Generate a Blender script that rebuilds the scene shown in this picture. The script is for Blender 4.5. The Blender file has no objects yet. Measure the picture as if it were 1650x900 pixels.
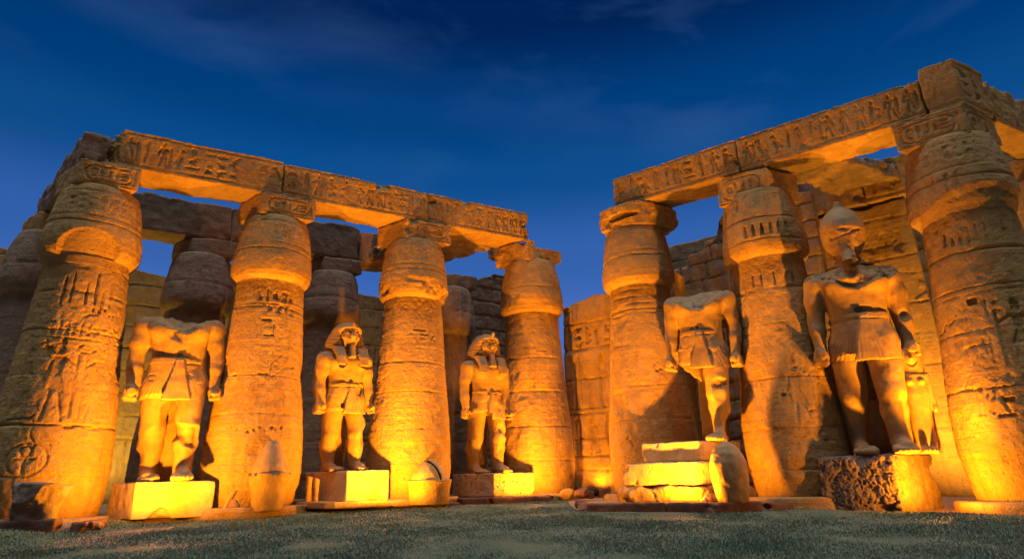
import bpy, math
import numpy as np
from math import radians, sin, cos, pi
from mathutils import Matrix, Vector

scene = bpy.context.scene
COL = scene.collection

# ------------------------------------------------------------------ camera
CAMZ = 0.7
PITCH, ROLL, FPX = radians(18.3), radians(1.36), 995.0
fwd = Vector((0, cos(PITCH), sin(PITCH)))
r0 = Vector((1, 0, 0)); u0 = r0.cross(fwd)
rr = r0 * cos(ROLL) - u0 * sin(ROLL); uu = u0 * cos(ROLL) + r0 * sin(ROLL)
cam_data = bpy.data.cameras.new("camera")
cam_data.sensor_width = 36.0; cam_data.sensor_fit = 'HORIZONTAL'
cam_data.lens = FPX / 1650 * 36.0
cam_data.clip_start = 0.1; cam_data.clip_end = 3000
cam = bpy.data.objects.new("camera", cam_data); COL.objects.link(cam)
m = Matrix((rr, uu, -fwd)).transposed().to_4x4(); m.translation = Vector((0, 0, CAMZ))
cam.matrix_world = m
scene.camera = cam

# ------------------------------------------------------------------ sky
world = bpy.data.worlds.new("World"); scene.world = world; world.use_nodes = True
SUN_EL, SUN_ROT = radians(-4.0), radians(200)
def build_world():
    nt = world.node_tree; nt.nodes.clear(); N = nt.nodes.new; L = nt.links.new
    out = N('ShaderNodeOutputWorld'); bg = N('ShaderNodeBackground')
    sky = N('ShaderNodeTexSky'); sky.sky_type = 'NISHITA'; sky.sun_disc = False
    sky.sun_elevation = SUN_EL; sky.sun_rotation = SUN_ROT
    sky.altitude = 100; sky.air_density = 1.0; sky.dust_density = 0.6; sky.ozone_density = 3.0
    tc = N('ShaderNodeTexCoord'); sep = N('ShaderNodeSeparateXYZ'); L(tc.outputs['Generated'], sep.inputs[0])
    ramp = N('ShaderNodeValToRGB'); L(sep.outputs['Z'], ramp.inputs[0])
    cr = ramp.color_ramp; cr.interpolation = 'EASE'
    stops = [(0.0, (.09, .20, .54)), (0.22, (.068, .165, .52)), (0.35, (.032, .12, .42)), (0.46, (.003, .074, .27)),
             (0.54, (.0001, .050, .21)), (0.66, (.0001, .017, .095)), (0.85, (.0003, .012, .06)), (1.0, (.0003, .008, .04))]
    cr.elements[0].position = stops[0][0]; cr.elements[0].color = (*stops[0][1], 1)
    cr.elements[1].position = stops[-1][0]; cr.elements[1].color = (*stops[-1][1], 1)
    for p, c in stops[1:-1]:
        e = cr.elements.new(p); e.color = (*c, 1)
    # wispy clouds, laid out on the sky dome
    mp = N('ShaderNodeMapping'); mp.inputs['Scale'].default_value = (1.0, 1.0, 3.0); mp.inputs['Rotation'].default_value = (0.05, 0.1, 0.3); mp.inputs['Location'].default_value = (.35, -.2, .6)
    L(tc.outputs['Generated'], mp.inputs['Vector'])
    nz = N('ShaderNodeTexNoise'); nz.inputs['Scale'].default_value = 2.3; nz.inputs['Detail'].default_value = 9
    nz.inputs['Roughness'].default_value = 0.55; nz.inputs['Distortion'].default_value = 0.5
    L(mp.outputs[0], nz.inputs['Vector'])
    mr = N('ShaderNodeMapRange'); mr.inputs[1].default_value = .47; mr.inputs[2].default_value = .80
    mr.inputs[3].default_value = 0; mr.inputs[4].default_value = .85
    L(nz.outputs[0], mr.inputs[0])
    nz2 = N('ShaderNodeTexNoise'); nz2.inputs['Scale'].default_value = 1.3; nz2.inputs['Detail'].default_value = 3
    L(mp.outputs[0], nz2.inputs['Vector'])
    mr2 = N('ShaderNodeMapRange'); mr2.inputs[1].default_value = .38; mr2.inputs[2].default_value = .66
    L(nz2.outputs[0], mr2.inputs[0])
    mul = N('ShaderNodeMath'); mul.operation = 'MULTIPLY'; L(mr.outputs[0], mul.inputs[0]); L(mr2.outputs[0], mul.inputs[1])
    mix = N('ShaderNodeMixRGB'); L(mul.outputs[0], mix.inputs[0]); L(ramp.outputs[0], mix.inputs[1])
    mix.inputs[2].default_value = (.05, .125, .34, 1)
    add = N('ShaderNodeMixRGB'); add.blend_type = 'ADD'; add.inputs[0].default_value = 1
    sc = N('ShaderNodeMixRGB'); sc.blend_type = 'MULTIPLY'; sc.inputs[0].default_value = 1
    sc.inputs[2].default_value = (.012, .012, .012, 1)
    L(sky.outputs[0], sc.inputs[1]); L(mix.outputs[0], add.inputs[1]); L(sc.outputs[0], add.inputs[2])
    # the sky behind the camera, away from the afterglow, is already dark
    dk = N('ShaderNodeMapRange'); dk.interpolation_type = 'SMOOTHSTEP'; L(sep.outputs['Y'], dk.inputs[0])
    dk.inputs[1].default_value = -.45; dk.inputs[2].default_value = .92; dk.inputs[3].default_value = .12; dk.inputs[4].default_value = 1.0
    dm = N('ShaderNodeMixRGB'); dm.blend_type = 'MULTIPLY'; dm.inputs[0].default_value = 1
    L(add.outputs[0], dm.inputs[1]); L(dk.outputs[0], dm.inputs[2])
    L(dm.outputs[0], bg.inputs[0]); bg.inputs[1].default_value = 1.0
    L(bg.outputs[0], out.inputs[0])
build_world()

# added overhead fill: a very soft lamp for dusk skylight that lifts the lawn
sd = bpy.data.lights.new("twilight_fill", 'SUN'); sd.energy = 2.6; sd.angle = radians(36); sd.color = (.96, .94, .96)
so = bpy.data.objects.new("twilight_fill", sd); COL.objects.link(so); so.rotation_euler = (radians(4), 0, 0)

scene.view_settings.view_transform = 'Standard'; scene.view_settings.look = 'None'
scene.view_settings.exposure = 0.0; scene.view_settings.gamma = 1.0
scene.view_settings.use_curve_mapping = False

# ------------------------------------------------------------------ plan of the temple
A0 = np.array([-12.11, 16.75, 0.0]); B0 = np.array([3.89, 20.85, 0.0])
D1 = np.array([sin(radians(61.5)), cos(radians(61.5)), 0.0])
D2 = np.array([sin(radians(-54)), cos(radians(-54)), 0.0])
def LF(a, b, z=0.0): return A0 + D1 * a + D2 * b + np.array([0, 0, z])
def RF(t, d, z=0.0): return B0 - D2 * t + D1 * d + np.array([0, 0, z])
NL = np.array([D1[1], -D1[0], 0.0])            # outward normal of the left fronts
NR = np.array([-D2[1], D2[0], 0.0])            # outward normal of the right fronts
if NR[1] > 0: NR = -NR
def terrain(x, y):
    t = np.clip((-9.6 - x) / 1.8, 0, 1)
    return np.maximum(0.1 + 0.045 * np.minimum(y - 22.0, 0.0), -1.3) + .2 * t * t * (3 - 2 * t)
def gz(y): return 0.1 + 0.045 * min(y - 22.0, 0.0)

# ------------------------------------------------------------------ noise
_rng = np.random.default_rng(11)
_T = _rng.random((32, 32, 32)).astype(np.float32)
def vnoise(x, y, z):
    xi = np.floor(x); yi = np.floor(y); zi = np.floor(z)
    fx = (x - xi).astype(np.float32); fy = (y - yi).astype(np.float32); fz = (z - zi).astype(np.float32)
    fx = fx * fx * (3 - 2 * fx); fy = fy * fy * (3 - 2 * fy); fz = fz * fz * (3 - 2 * fz)
    a = xi.astype(np.int32) & 31; b = yi.astype(np.int32) & 31; c = zi.astype(np.int32) & 31
    a1 = (a + 1) & 31; b1 = (b + 1) & 31; c1 = (c + 1) & 31
    T = _T
    v00 = T[a, b, c] * (1 - fx) + T[a1, b, c] * fx
    v10 = T[a, b1, c] * (1 - fx) + T[a1, b1, c] * fx
    v01 = T[a, b, c1] * (1 - fx) + T[a1, b, c1] * fx
    v11 = T[a, b1, c1] * (1 - fx) + T[a1, b1, c1] * fx
    v0 = v00 * (1 - fy) + v10 * fy; v1 = v01 * (1 - fy) + v11 * fy
    return (v0 * (1 - fz) + v1 * fz) * 2 - 1
def fbm(x, y, z, f=1.0, o=3, seed=0.0):
    s = 0; a = 1.0
    for k in range(o):
        s = s + a * vnoise(x * f + seed * 3.7 + k * 5.3, y * f + seed * 1.9 - k * 3.1, z * f - seed * 2.3 + k * 7.7)
        a *= .5; f *= 2.03
    return s

# ------------------------------------------------------------------ meshes
def sm(o):
    me = o.data
    me.polygons.foreach_set('use_smooth', np.ones(len(me.polygons), dtype=bool)); me.update()
    return o
def link_mesh(name, V, Q, mat, parent=None, smooth=True, loc=None):
    V = np.asarray(V, dtype=np.float32).reshape(-1, 3); Q = np.asarray(Q, dtype=np.int32)
    k = Q.shape[1]
    me = bpy.data.meshes.new(name)
    me.vertices.add(len(V)); me.vertices.foreach_set('co', V.ravel())
    me.loops.add(Q.size); me.loops.foreach_set('vertex_index', Q.ravel())
    me.polygons.add(len(Q))
    me.polygons.foreach_set('loop_start', np.arange(0, Q.size, k, dtype=np.int32))
    try: me.polygons.foreach_set('loop_total', np.full(len(Q), k, dtype=np.int32))
    except Exception: pass
    me.update(calc_edges=True); me.validate()
    if mat: me.materials.append(mat)
    o = bpy.data.objects.new(name, me); COL.objects.link(o)
    if loc is not None: o.location = Vector([float(c) for c in loc])
    if parent: o.parent = parent
    if smooth: sm(o)
    return o
def grid_quads(nv, nu, wrap=False, flip=False):
    i = np.arange(nv - 1)[:, None]; nj = nu if wrap else nu - 1
    j = np.arange(nj)[None, :]; j1 = (j + 1) % nu
    q = np.stack([i * nu + j + 0 * i, i * nu + j1 + 0 * i, (i + 1) * nu + j1, (i + 1) * nu + j + 0 * i], -1).reshape(-1, 4)
    return q[:, ::-1] if flip else q
def tag(o, label, cat, group=None, kind=None):
    if label: o['label'] = label
    if cat: o['category'] = cat
    if group: o['group'] = group
    if kind or label: o['kind'] = kind or 'thing'
    return o
def thing(name, label, cat, loc, rotz=0.0, group=None):
    o = bpy.data.objects.new(name, None); COL.objects.link(o)
    o.empty_display_size = .3
    o.location = Vector([float(c) for c in loc]); o.rotation_euler = (0, 0, rotz)
    return tag(o, label, cat, group)

def surface_nets(d, lo, h):
    d = np.ascontiguousarray(d, dtype=np.float32)
    s = d < 0
    nx, ny, nz = d.shape
    cs = np.zeros((nx - 1, ny - 1, nz - 1), dtype=np.uint8)
    offs = [(i, j, k) for i in (0, 1) for j in (0, 1) for k in (0, 1)]
    for (i, j, k) in offs:
        cs += s[i:nx - 1 + i, j:ny - 1 + j, k:nz - 1 + k]
    act = (cs > 0) & (cs < 8)
    I, J, K = np.nonzero(act)
    n = len(I)
    idx = np.full(act.shape, -1, dtype=np.int32); idx[I, J, K] = np.arange(n)
    acc = np.zeros((n, 3), dtype=np.float32); cnt = np.zeros(n, dtype=np.float32)
    cv = {o: d[I + o[0], J + o[1], K + o[2]] for o in offs}
    for a in offs:
        for ax in range(3):
            if a[ax] == 1: continue
            b = list(a); b[ax] = 1; b = tuple(b)
            va, vb = cv[a], cv[b]
            cr = (va < 0) != (vb < 0)
            t = np.where(cr, va / np.where(cr, va - vb, 1), 0)
            p = np.empty((n, 3), dtype=np.float32); p[:] = a
            p[:, ax] += t
            acc[cr] += p[cr]; cnt[cr] += 1
    V = acc / np.maximum(cnt, 1)[:, None] + np.stack([I, J, K], -1)
    V = V * h + np.asarray(lo, dtype=np.float32)
    quads = []
    for ax in range(3):
        sl = [slice(1, -1)] * 3
        sl0 = list(sl); sl1 = list(sl)
        sl0[ax] = slice(0, -1); sl1[ax] = slice(1, None)
        a = s[tuple(sl0)]; b = s[tuple(sl1)]
        e = np.nonzero(a != b)
        P = [e[0] + (0 if ax == 0 else 1), e[1] + (0 if ax == 1 else 1), e[2] + (0 if ax == 2 else 1)]
        o1, o2 = [(1, 2), (2, 0), (0, 1)][ax]
        def cell(du, dv):
            c = [P[0].copy(), P[1].copy(), P[2].copy()]
            c[o1] -= du; c[o2] -= dv
            return idx[c[0], c[1], c[2]]
        q = np.stack([cell(1, 1), cell(0, 1), cell(0, 0), cell(1, 0)], -1)
        inside = a[e]
        q[~inside] = q[~inside][:, ::-1]
        quads.append(q)
    Q = np.concatenate(quads)
    return V, Q[(Q >= 0).all(1)]

def sdf_mesh(fn, lo, hi, h):
    ax = [np.arange(lo[i], hi[i] + h, h, dtype=np.float32) for i in range(3)]
    X, Y, Z = np.meshgrid(*ax, indexing='ij')
    d = fn(X, Y, Z)
    return surface_nets(d, lo, h)

# SDF pieces
def smin(a, b, k):
    hh = np.clip(.5 + .5 * (b - a) / k, 0, 1)
    return b * (1 - hh) + a * hh - k * hh * (1 - hh)
def smax(a, b, k): return -smin(-a, -b, k)
def cone(X, Y, Z, a, b, ra, rb, sq=1.0):
    ax, ay, az = a; dx, dy, dz = b[0] - ax, b[1] - ay, b[2] - az
    L2 = dx * dx + dy * dy + dz * dz + 1e-9
    px, py, pz = X - ax, Y - ay, Z - az
    t = np.clip((px * dx + py * dy + pz * dz) / L2, 0, 1)
    return np.sqrt((px - t * dx) ** 2 + ((py - t * dy) * sq) ** 2 + (pz - t * dz) ** 2) - (ra + (rb - ra) * t)
def ell(X, Y, Z, c, r):
    q = np.sqrt(((X - c[0]) / r[0]) ** 2 + ((Y - c[1]) / r[1]) ** 2 + ((Z - c[2]) / r[2]) ** 2)
    return (q - 1) * min(r)
def box(X, Y, Z, c, hs, r=0.0):
    qx = np.abs(X - c[0]) - hs[0] + r; qy = np.abs(Y - c[1]) - hs[1] + r; qz = np.abs(Z - c[2]) - hs[2] + r
    return np.sqrt(np.maximum(qx, 0) ** 2 + np.maximum(qy, 0) ** 2 + np.maximum(qz, 0) ** 2) + np.minimum(np.maximum(qx, np.maximum(qy, qz)), 0) - r
def loft(X, Y, Z, zs, aw, bw, cy=None, p=2.0):
    a = np.interp(Z, zs, aw).astype(np.float32); b = np.interp(Z, zs, bw).astype(np.float32)
    y = Y - (np.interp(Z, zs, cy).astype(np.float32) if cy is not None else 0)
    q = (np.abs(X / a) ** p + np.abs(y / b) ** p) ** (1.0 / p)
    d = (q - 1) * np.minimum(a, b)
    return np.maximum(d, np.maximum(zs[0] - Z, Z - zs[-1]))

# ------------------------------------------------------------------ carved relief
class Relief:
    def __init__(self, w, h, res=0.015):
        self.w, self.h, self.res = w, h, res
        self.nx, self.ny = int(w / res) + 1, int(h / res) + 1
        self.H = np.zeros((self.ny, self.nx), dtype=np.float32)
    def _win(self, x0, y0, x1, y1):
        r = self.res
        i0 = max(int(x0 / r) - 1, 0); i1 = min(int(x1 / r) + 3, self.nx)
        j0 = max(int(y0 / r) - 1, 0); j1 = min(int(y1 / r) + 3, self.ny)
        if i1 <= i0 or j1 <= j0: return None
        gx = np.arange(i0, i1)[None, :] * r; gy = np.arange(j0, j1)[:, None] * r
        return (slice(j0, j1), slice(i0, i1)), gx, gy
    def _put(self, w, dist, wd, dep):
        v = dep * np.clip(1.35 - np.abs(dist) / wd * 1.0, 0, 1)
        self.H[w] = np.maximum(self.H[w], v)
    def seg(self, x0, y0, x1, y1, wd=.03, dep=.03):
        q = self._win(min(x0, x1) - 2 * wd, min(y0, y1) - 2 * wd, max(x0, x1) + 2 * wd, max(y0, y1) + 2 * wd)
        if q is None: return
        w, gx, gy = q
        dx, dy = x1 - x0, y1 - y0; L2 = dx * dx + dy * dy + 1e-9
        t = np.clip(((gx - x0) * dx + (gy - y0) * dy) / L2, 0, 1)
        self._put(w, np.hypot(gx - x0 - t * dx, gy - y0 - t * dy), wd, dep)
    def ring(self, cx, cy, rx, ry, wd=.03, dep=.03):
        q = self._win(cx - rx - 2 * wd, cy - ry - 2 * wd, cx + rx + 2 * wd, cy + ry + 2 * wd)
        if q is None: return
        w, gx, gy = q
        self._put(w, (np.hypot((gx - cx) / rx, (gy - cy) / ry) - 1) * min(rx, ry), wd, dep)
    def disc(self, cx, cy, rx, ry, dep=.03):
        q = self._win(cx - rx, cy - ry, cx + rx, cy + ry)
        if q is None: return
        w, gx, gy = q
        v = dep * np.clip((1 - np.hypot((gx - cx) / rx, (gy - cy) / ry)) * 4, 0, 1)
        self.H[w] = np.maximum(self.H[w], v)
    def poly(self, pts, dep=.03):
        xs = [p[0] for p in pts]; ys = [p[1] for p in pts]
        q = self._win(min(xs), min(ys), max(xs), max(ys))
        if q is None: return
        w, gx, gy = q
        ins = np.zeros((gy.shape[0], gx.shape[1]), dtype=bool)
        n = len(pts)
        for i in range(n):
            x0, y0 = pts[i]; x1, y1 = pts[(i + 1) % n]
            if y0 == y1: continue
            c = ((gy >= y0) != (gy >= y1)) & (gx < (x1 - x0) * (gy - y0) / (y1 - y0) + x0)
            ins ^= c
        self.H[w] = np.maximum(self.H[w], ins * dep)
    def rrect(self, x0, y0, x1, y1, r, wd=.025, dep=.025):
        self.seg(x0 + r, y0, x1 - r, y0, wd, dep); self.seg(x0 + r, y1, x1 - r, y1, wd, dep)
        self.seg(x0, y0 + r, x0, y1 - r, wd, dep); self.seg(x1, y0 + r, x1, y1 - r, wd, dep)
        for cx, cy, a in ((x0 + r, y0 + r, pi), (x1 - r, y0 + r, 1.5 * pi), (x1 - r, y1 - r, 0), (x0 + r, y1 - r, .5 * pi)):
            for k in range(5):
                t0 = a + k * pi / 10; t1 = a + (k + 1) * pi / 10
                self.seg(cx + r * cos(t0), cy + r * sin(t0), cx + r * cos(t1), cy + r * sin(t1), wd, dep)
    def glyph(self, g, x, y, sx, sy, wd=.03, dep=.03, flip=False):
        X = (lambda u: x + sx * (1 - u)) if flip else (lambda u: x + sx * u)
        Y = lambda v: y + sy * v
        for it in GLYPHS[g]:
            if it[0] == 's': self.seg(X(it[1]), Y(it[2]), X(it[3]), Y(it[4]), wd, dep)
            elif it[0] == 'e': self.ring(X(it[1]), Y(it[2]), it[3] * sx, it[4] * sy, wd * .8, dep)
            elif it[0] == 'd': self.disc(X(it[1]), Y(it[2]), it[3] * sx, it[4] * sy, dep)
            elif it[0] == 'f': self.poly([(X(p[0]), Y(p[1])) for p in it[1]], dep)
    def cartouche(self, x0, y0, x1, y1, glyphs, wd=.022, dep=.03, flip=False):
        r = (y1 - y0) * .42
        self.rrect(x0, y0, x1, y1, r, wd, dep)
        bx = x1 + wd * 2.2 if not flip else x0 - wd * 2.2
        self.seg(bx, y0, bx, y1, wd, dep)
        n = len(glyphs); a = x0 + r * .55; b = x1 - r * .55; cw = (b - a) / n
        for i, g in enumerate(glyphs):
            self.glyph(g, a + i * cw + cw * .08, y0 + (y1 - y0) * .16, cw * .84, (y1 - y0) * .68, wd, dep, flip)
    def sample(self, x, y):
        fx = np.clip(x / self.res, 0, self.nx - 1.001); fy = np.clip(y / self.res, 0, self.ny - 1.001)
        i = fx.astype(np.int32); j = fy.astype(np.int32); u = fx - i; v = fy - j
        H = self.H
        r = (H[j, i] * (1 - u) + H[j, i + 1] * u) * (1 - v) + (H[j + 1, i] * (1 - u) + H[j + 1, i + 1] * u) * v
        return np.where((x < 0) | (y < 0) | (x > self.w) | (y > self.h), 0, r)

GLYPHS = {
 'man': [('d', .5, .9, .13, .1), ('f', [(.34, .8), (.68, .8), (.6, .5), (.7, .4), (.36, .4), (.44, .5)]), ('s', .44, .42, .28, .02), ('s', .6, .42, .76, .02), ('s', .38, .76, .2, .48), ('s', .66, .76, .92, .6)],
 'king': [('d', .45, .84, .12, .07), ('f', [(.34, .9), (.56, .9), (.5, 1.0), (.42, 1.0)]), ('f', [(.28, .77), (.64, .77), (.55, .52), (.42, .52)]), ('f', [(.36, .53), (.58, .53), (.76, .32), (.3, .36)]), ('s', .4, .36, .3, .01), ('s', .6, .34, .78, .01), ('s', .3, .75, .16, .46), ('s', .62, .75, .95, .66), ('s', .95, .05, .95, .8)],
 'seated': [('d', .42, .87, .14, .11), ('f', [(.24, .76), (.6, .76), (.55, .3), (.24, .3)]), ('f', [(.24, .34), (.86, .36), (.88, .2), (.18, .02)]), ('s', .55, .62, .85, .52)],
 'bird': [('f', [(.16, .5), (.36, .78), (.56, .74), (.72, .52), (.98, .2), (.6, .3), (.3, .32)]), ('d', .3, .84, .14, .11), ('s', .2, .84, .06, .78), ('s', .46, .32, .46, .04), ('s', .6, .3, .6, .04), ('s', .38, .03, .74, .03)],
 'ankh': [('e', .5, .78, .2, .18), ('s', .5, .58, .5, .02), ('s', .18, .52, .82, .52)],
 'reed': [('f', [(.4, .02), (.56, .02), (.66, .85), (.5, .99), (.3, .72)])],
 'water': [('s', 0, .4, .14, .6), ('s', .14, .6, .28, .4), ('s', .28, .4, .42, .6), ('s', .42, .6, .56, .4), ('s', .56, .4, .7, .6), ('s', .7, .6, .84, .4), ('s', .84, .4, 1, .6)],
 'sun': [('e', .5, .5, .4, .4), ('d', .5, .5, .16, .16)],
 'loaf': [('f', [(.1, .2), (.9, .2), (.82, .55), (.62, .75), (.38, .75), (.18, .55)])],
 'eye': [('s', .02, .5, .3, .75), ('s', .3, .75, .7, .75), ('s', .7, .75, .98, .5), ('s', .02, .5, .3, .3), ('s', .3, .3, .7, .3), ('s', .7, .3, .98, .5), ('d', .5, .52, .16, .2)],
 'basket': [('f', [(.02, .6), (.98, .6), (.8, .3), (.55, .2), (.3, .24)])],
 'serpent': [('s', .05, .2, .3, .3), ('s', .3, .3, .55, .2), ('s', .55, .2, .7, .5), ('s', .7, .5, .6, .85), ('s', .6, .85, .85, .9)],
 'staff': [('s', .5, .02, .5, .9), ('s', .5, .9, .8, .98), ('s', .38, .02, .62, .02)],
 'djed': [('f', [(.4, .02), (.6, .02), (.58, .6), (.42, .6)]), ('s', .2, .66, .8, .66), ('s', .2, .78, .8, .78), ('s', .2, .9, .8, .9)],
 'feather': [('s', .4, .02, .4, .85), ('s', .4, .85, .6, .98), ('s', .6, .98, .7, .75), ('s', .7, .75, .6, .02)],
 'house': [('s', .05, .1, .05, .8), ('s', .05, .8, .95, .8), ('s', .95, .8, .95, .1), ('s', .95, .1, .6, .1)],
 'arm': [('s', .02, .4, .6, .4), ('s', .6, .4, .95, .6), ('s', .6, .4, .98, .38)],
 'strokes': [('s', .2, .15, .2, .85), ('s', .5, .15, .5, .85), ('s', .8, .15, .8, .85)],
 'bars': [('s', .05, .2, .95, .2), ('s', .05, .5, .95, .5), ('s', .05, .8, .95, .8)],
 'niche': [('f', [(.3, .02), (.7, .02), (.78, .5), (.6, .98), (.42, .98), (.24, .5)])],
 'leaf': [('s', .02, .02, .5, .98), ('s', .5, .98, .98, .02), ('s', .3, .02, .5, .62), ('s', .7, .02, .5, .62)],
}
GK = ['man', 'seated', 'bird', 'bird', 'ankh', 'water', 'sun', 'loaf', 'eye', 'basket', 'seated', 'man', 'djed', 'feather', 'arm']
def glyph_row(R, rng, x0, x1, y0, h, wd=.03, dep=.03, density=.9, figs=.35):
    x = x0
    while x < x1 - h * .25:
        w = h * rng.uniform(.32, .5)
        if rng.random() < density:
            if rng.random() < figs:
                R.glyph(rng.choice(['man', 'king', 'king', 'seated', 'bird', 'reed', 'feather']), x, y0 + h * .02, w, h * .95, wd, dep, rng.random() < .3)
            else:
                n = rng.integers(2, 4); hh = h / n
                for k in range(n):
                    R.glyph(rng.choice(GK), x, y0 + k * hh + hh * .1, w * .9, hh * .8, wd * .85, dep * .9, rng.random() < .3)
        x += w + h * rng.uniform(.04, .12)

# ------------------------------------------------------------------ materials
def nodes(mat):
    mat.use_nodes = True; nt = mat.node_tree; nt.nodes.clear()
    return nt, nt.nodes.new, nt.links.new
def stone(name, base, dark, light, rough=.9, bump=.35, scale=1.0, strata=0.0, pits=.3, fine=1.0):
    mat = bpy.data.materials.new(name); nt, N, L = nodes(mat)
    out = N('ShaderNodeOutputMaterial'); bs = N('ShaderNodeBsdfPrincipled'); L(bs.outputs[0], out.inputs[0])
    bs.inputs['Roughness'].default_value = rough
    bs.inputs['Specular IOR Level'].default_value = .25
    tc = N('ShaderNodeTexCoord'); oi = N('ShaderNodeObjectInfo')
    off = N('ShaderNodeVectorMath'); off.operation = 'SCALE'; 
    cmb = N('ShaderNodeCombineXYZ')
    for k in range(3): L(oi.outputs['Random'], cmb.inputs[k])
    L(cmb.outputs[0], off.inputs[0]); off.inputs['Scale'].default_value = 37.0
    add = N('ShaderNodeVectorMath'); L(tc.outputs['Object'], add.inputs[0]); L(off.outputs[0], add.inputs[1])
    v = add.outputs[0]
    def noise(s, det=6, ro=.6, vec=v):
        n = N('ShaderNodeTexNoise'); n.inputs['Scale'].default_value = s; n.inputs['Detail'].default_value = det; n.inputs['Roughness'].default_value = ro
        L(vec, n.inputs['Vector']); return n.outputs[0]
    def rng_(x, a, b, c=0., d=1.):
        n = N('ShaderNodeMapRange'); L(x, n.inputs[0])
        for i, q in enumerate((a, b, c, d)): n.inputs[i + 1].default_value = q
        return n.outputs[0]
    def mix(f, c1, c2, bt='MIX'):
        n = N('ShaderNodeMixRGB'); n.blend_type = bt
        if isinstance(f, float): n.inputs[0].default_value = f
        else: L(f, n.inputs[0])
        for i, c in ((1, c1), (2, c2)):
            if isinstance(c, tuple): n.inputs[i].default_value = (*c, 1)
            else: L(c, n.inputs[i])
        return n.outputs[0]
    n1 = noise(.55 * scale, 7, .62); n2 = noise(3.2 * scale, 6, .6); n3 = noise(22 * scale, 4, .6)
    c = mix(rng_(n1, .36, .64), dark, base)
    c = mix(rng_(n2, .45, .75, 0, .75), c, light)
    sv = N('ShaderNodeVectorMath'); sv.operation = 'MULTIPLY'; L(v, sv.inputs[0]); sv.inputs[1].default_value = (3.0, 3.0, .35)
    st = noise(1.0 * scale, 5, .6, sv.outputs[0])          # run-off stains
    c = mix(rng_(st, .56, .74, 0, .55), c, tuple(x * .62 for x in dark))
    c = mix(rng_(n3, .52, .8, 0, .45), c, tuple(x * .75 for x in dark))
    L(c, bs.inputs['Base Color'])
    h = N('ShaderNodeMath'); h.operation = 'ADD'
    f1 = noise(9 * scale, 8, .68); f2 = noise(45 * scale, 4, .65)
    m1 = N('ShaderNodeMath'); m1.operation = 'MULTIPLY'; L(f2, m1.inputs[0]); m1.inputs[1].default_value = .35 * fine
    L(f1, h.inputs[0]); L(m1.outputs[0], h.inputs[1])
    hh = h.outputs[0]
    vo = N('ShaderNodeTexVoronoi'); vo.inputs['Scale'].default_value = 7 * scale; L(v, vo.inputs['Vector'])
    pm = rng_(vo.outputs['Distance'], .0, .22, -pits, 0)
    a2 = N('ShaderNodeMath'); a2.operation = 'ADD'; L(hh, a2.inputs[0]); L(pm, a2.inputs[1]); hh = a2.outputs[0]
    if strata > 0:
        s2 = N('ShaderNodeVectorMath'); s2.operation = 'MULTIPLY'; L(v, s2.inputs[0]); s2.inputs[1].default_value = (.5, .5, 9.0)
        ss = noise(1.0, 5, .6, s2.outputs[0])
        m3 = N('ShaderNodeMath'); m3.operation = 'MULTIPLY_ADD'; L(ss, m3.inputs[0]); m3.inputs[1].default_value = strata; L(hh, m3.inputs[2]); hh = m3.outputs[0]
    bp = N('ShaderNodeBump'); bp.inputs['Strength'].default_value = bump; bp.inputs['Distance'].default_value = .06
    L(hh, bp.inputs['Height']); L(bp.outputs[0], bs.inputs['Normal'])
    return mat
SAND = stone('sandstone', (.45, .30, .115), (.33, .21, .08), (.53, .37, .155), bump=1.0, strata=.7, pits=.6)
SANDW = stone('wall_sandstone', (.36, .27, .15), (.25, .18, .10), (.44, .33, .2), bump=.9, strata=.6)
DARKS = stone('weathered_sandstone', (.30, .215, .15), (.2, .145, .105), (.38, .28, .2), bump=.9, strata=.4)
GRAN = stone('pink_granite', (.34, .235, .11), (.25, .165, .08), (.42, .30, .15), rough=.62, bump=.28, pits=.1, scale=1.6, fine=1.3)
PALE = stone('pale_worn_granite', (.58, .46, .27), (.46, .35, .2), (.66, .54, .34), rough=.7, bump=.7, pits=.35, scale=1.6)
GRAND = stone('grey_granite', (.24, .17, .125), (.15, .105, .08), (.33, .25, .19), rough=.75, bump=.8, pits=.2, scale=1.6)
KERB = stone('brown_kerb_stone', (.16, .085, .06), (.10, .05, .036), (.22, .13, .09), rough=.8, bump=.5, strata=.5)
DUST = stone('sandy_ground', (.36, .25, .15), (.27, .18, .10), (.43, .31, .2), bump=1.0)

def lawn_mat(name, c0, c1, c2):
    mat = bpy.data.materials.new(name); nt, N, L = nodes(mat)
    out = N('ShaderNodeOutputMaterial'); bs = N('ShaderNodeBsdfPrincipled'); L(bs.outputs[0], out.inputs[0])
    bs.inputs['Roughness'].default_value = .8; bs.inputs['Specular IOR Level'].default_value = .2
    tc = N('ShaderNodeTexCoord')
    n = N('ShaderNodeTexNoise'); n.inputs['Scale'].default_value = .45; n.inputs['Detail'].default_value = 8; n.inputs['Roughness'].default_value = .7
    L(tc.outputs['Object'], n.inputs['Vector'])
    r = N('ShaderNodeValToRGB'); L(n.outputs[0], r.inputs[0])
    r.color_ramp.elements[0].position = .32; r.color_ramp.elements[0].color = (*c0, 1)
    r.color_ramp.elements[1].position = .7; r.color_ramp.elements[1].color = (*c2, 1)
    e = r.color_ramp.elements.new(.5); e.color = (*c1, 1)
    L(r.outputs[0], bs.inputs['Base Color'])
    return mat
LAWN = lawn_mat('lawn_green', (.05, .09, .06), (.08, .12, .08), (.12, .145, .10))
BLADE = lawn_mat('grass_blade', (.125, .20, .145), (.18, .25, .19), (.25, .285, .22))
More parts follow.
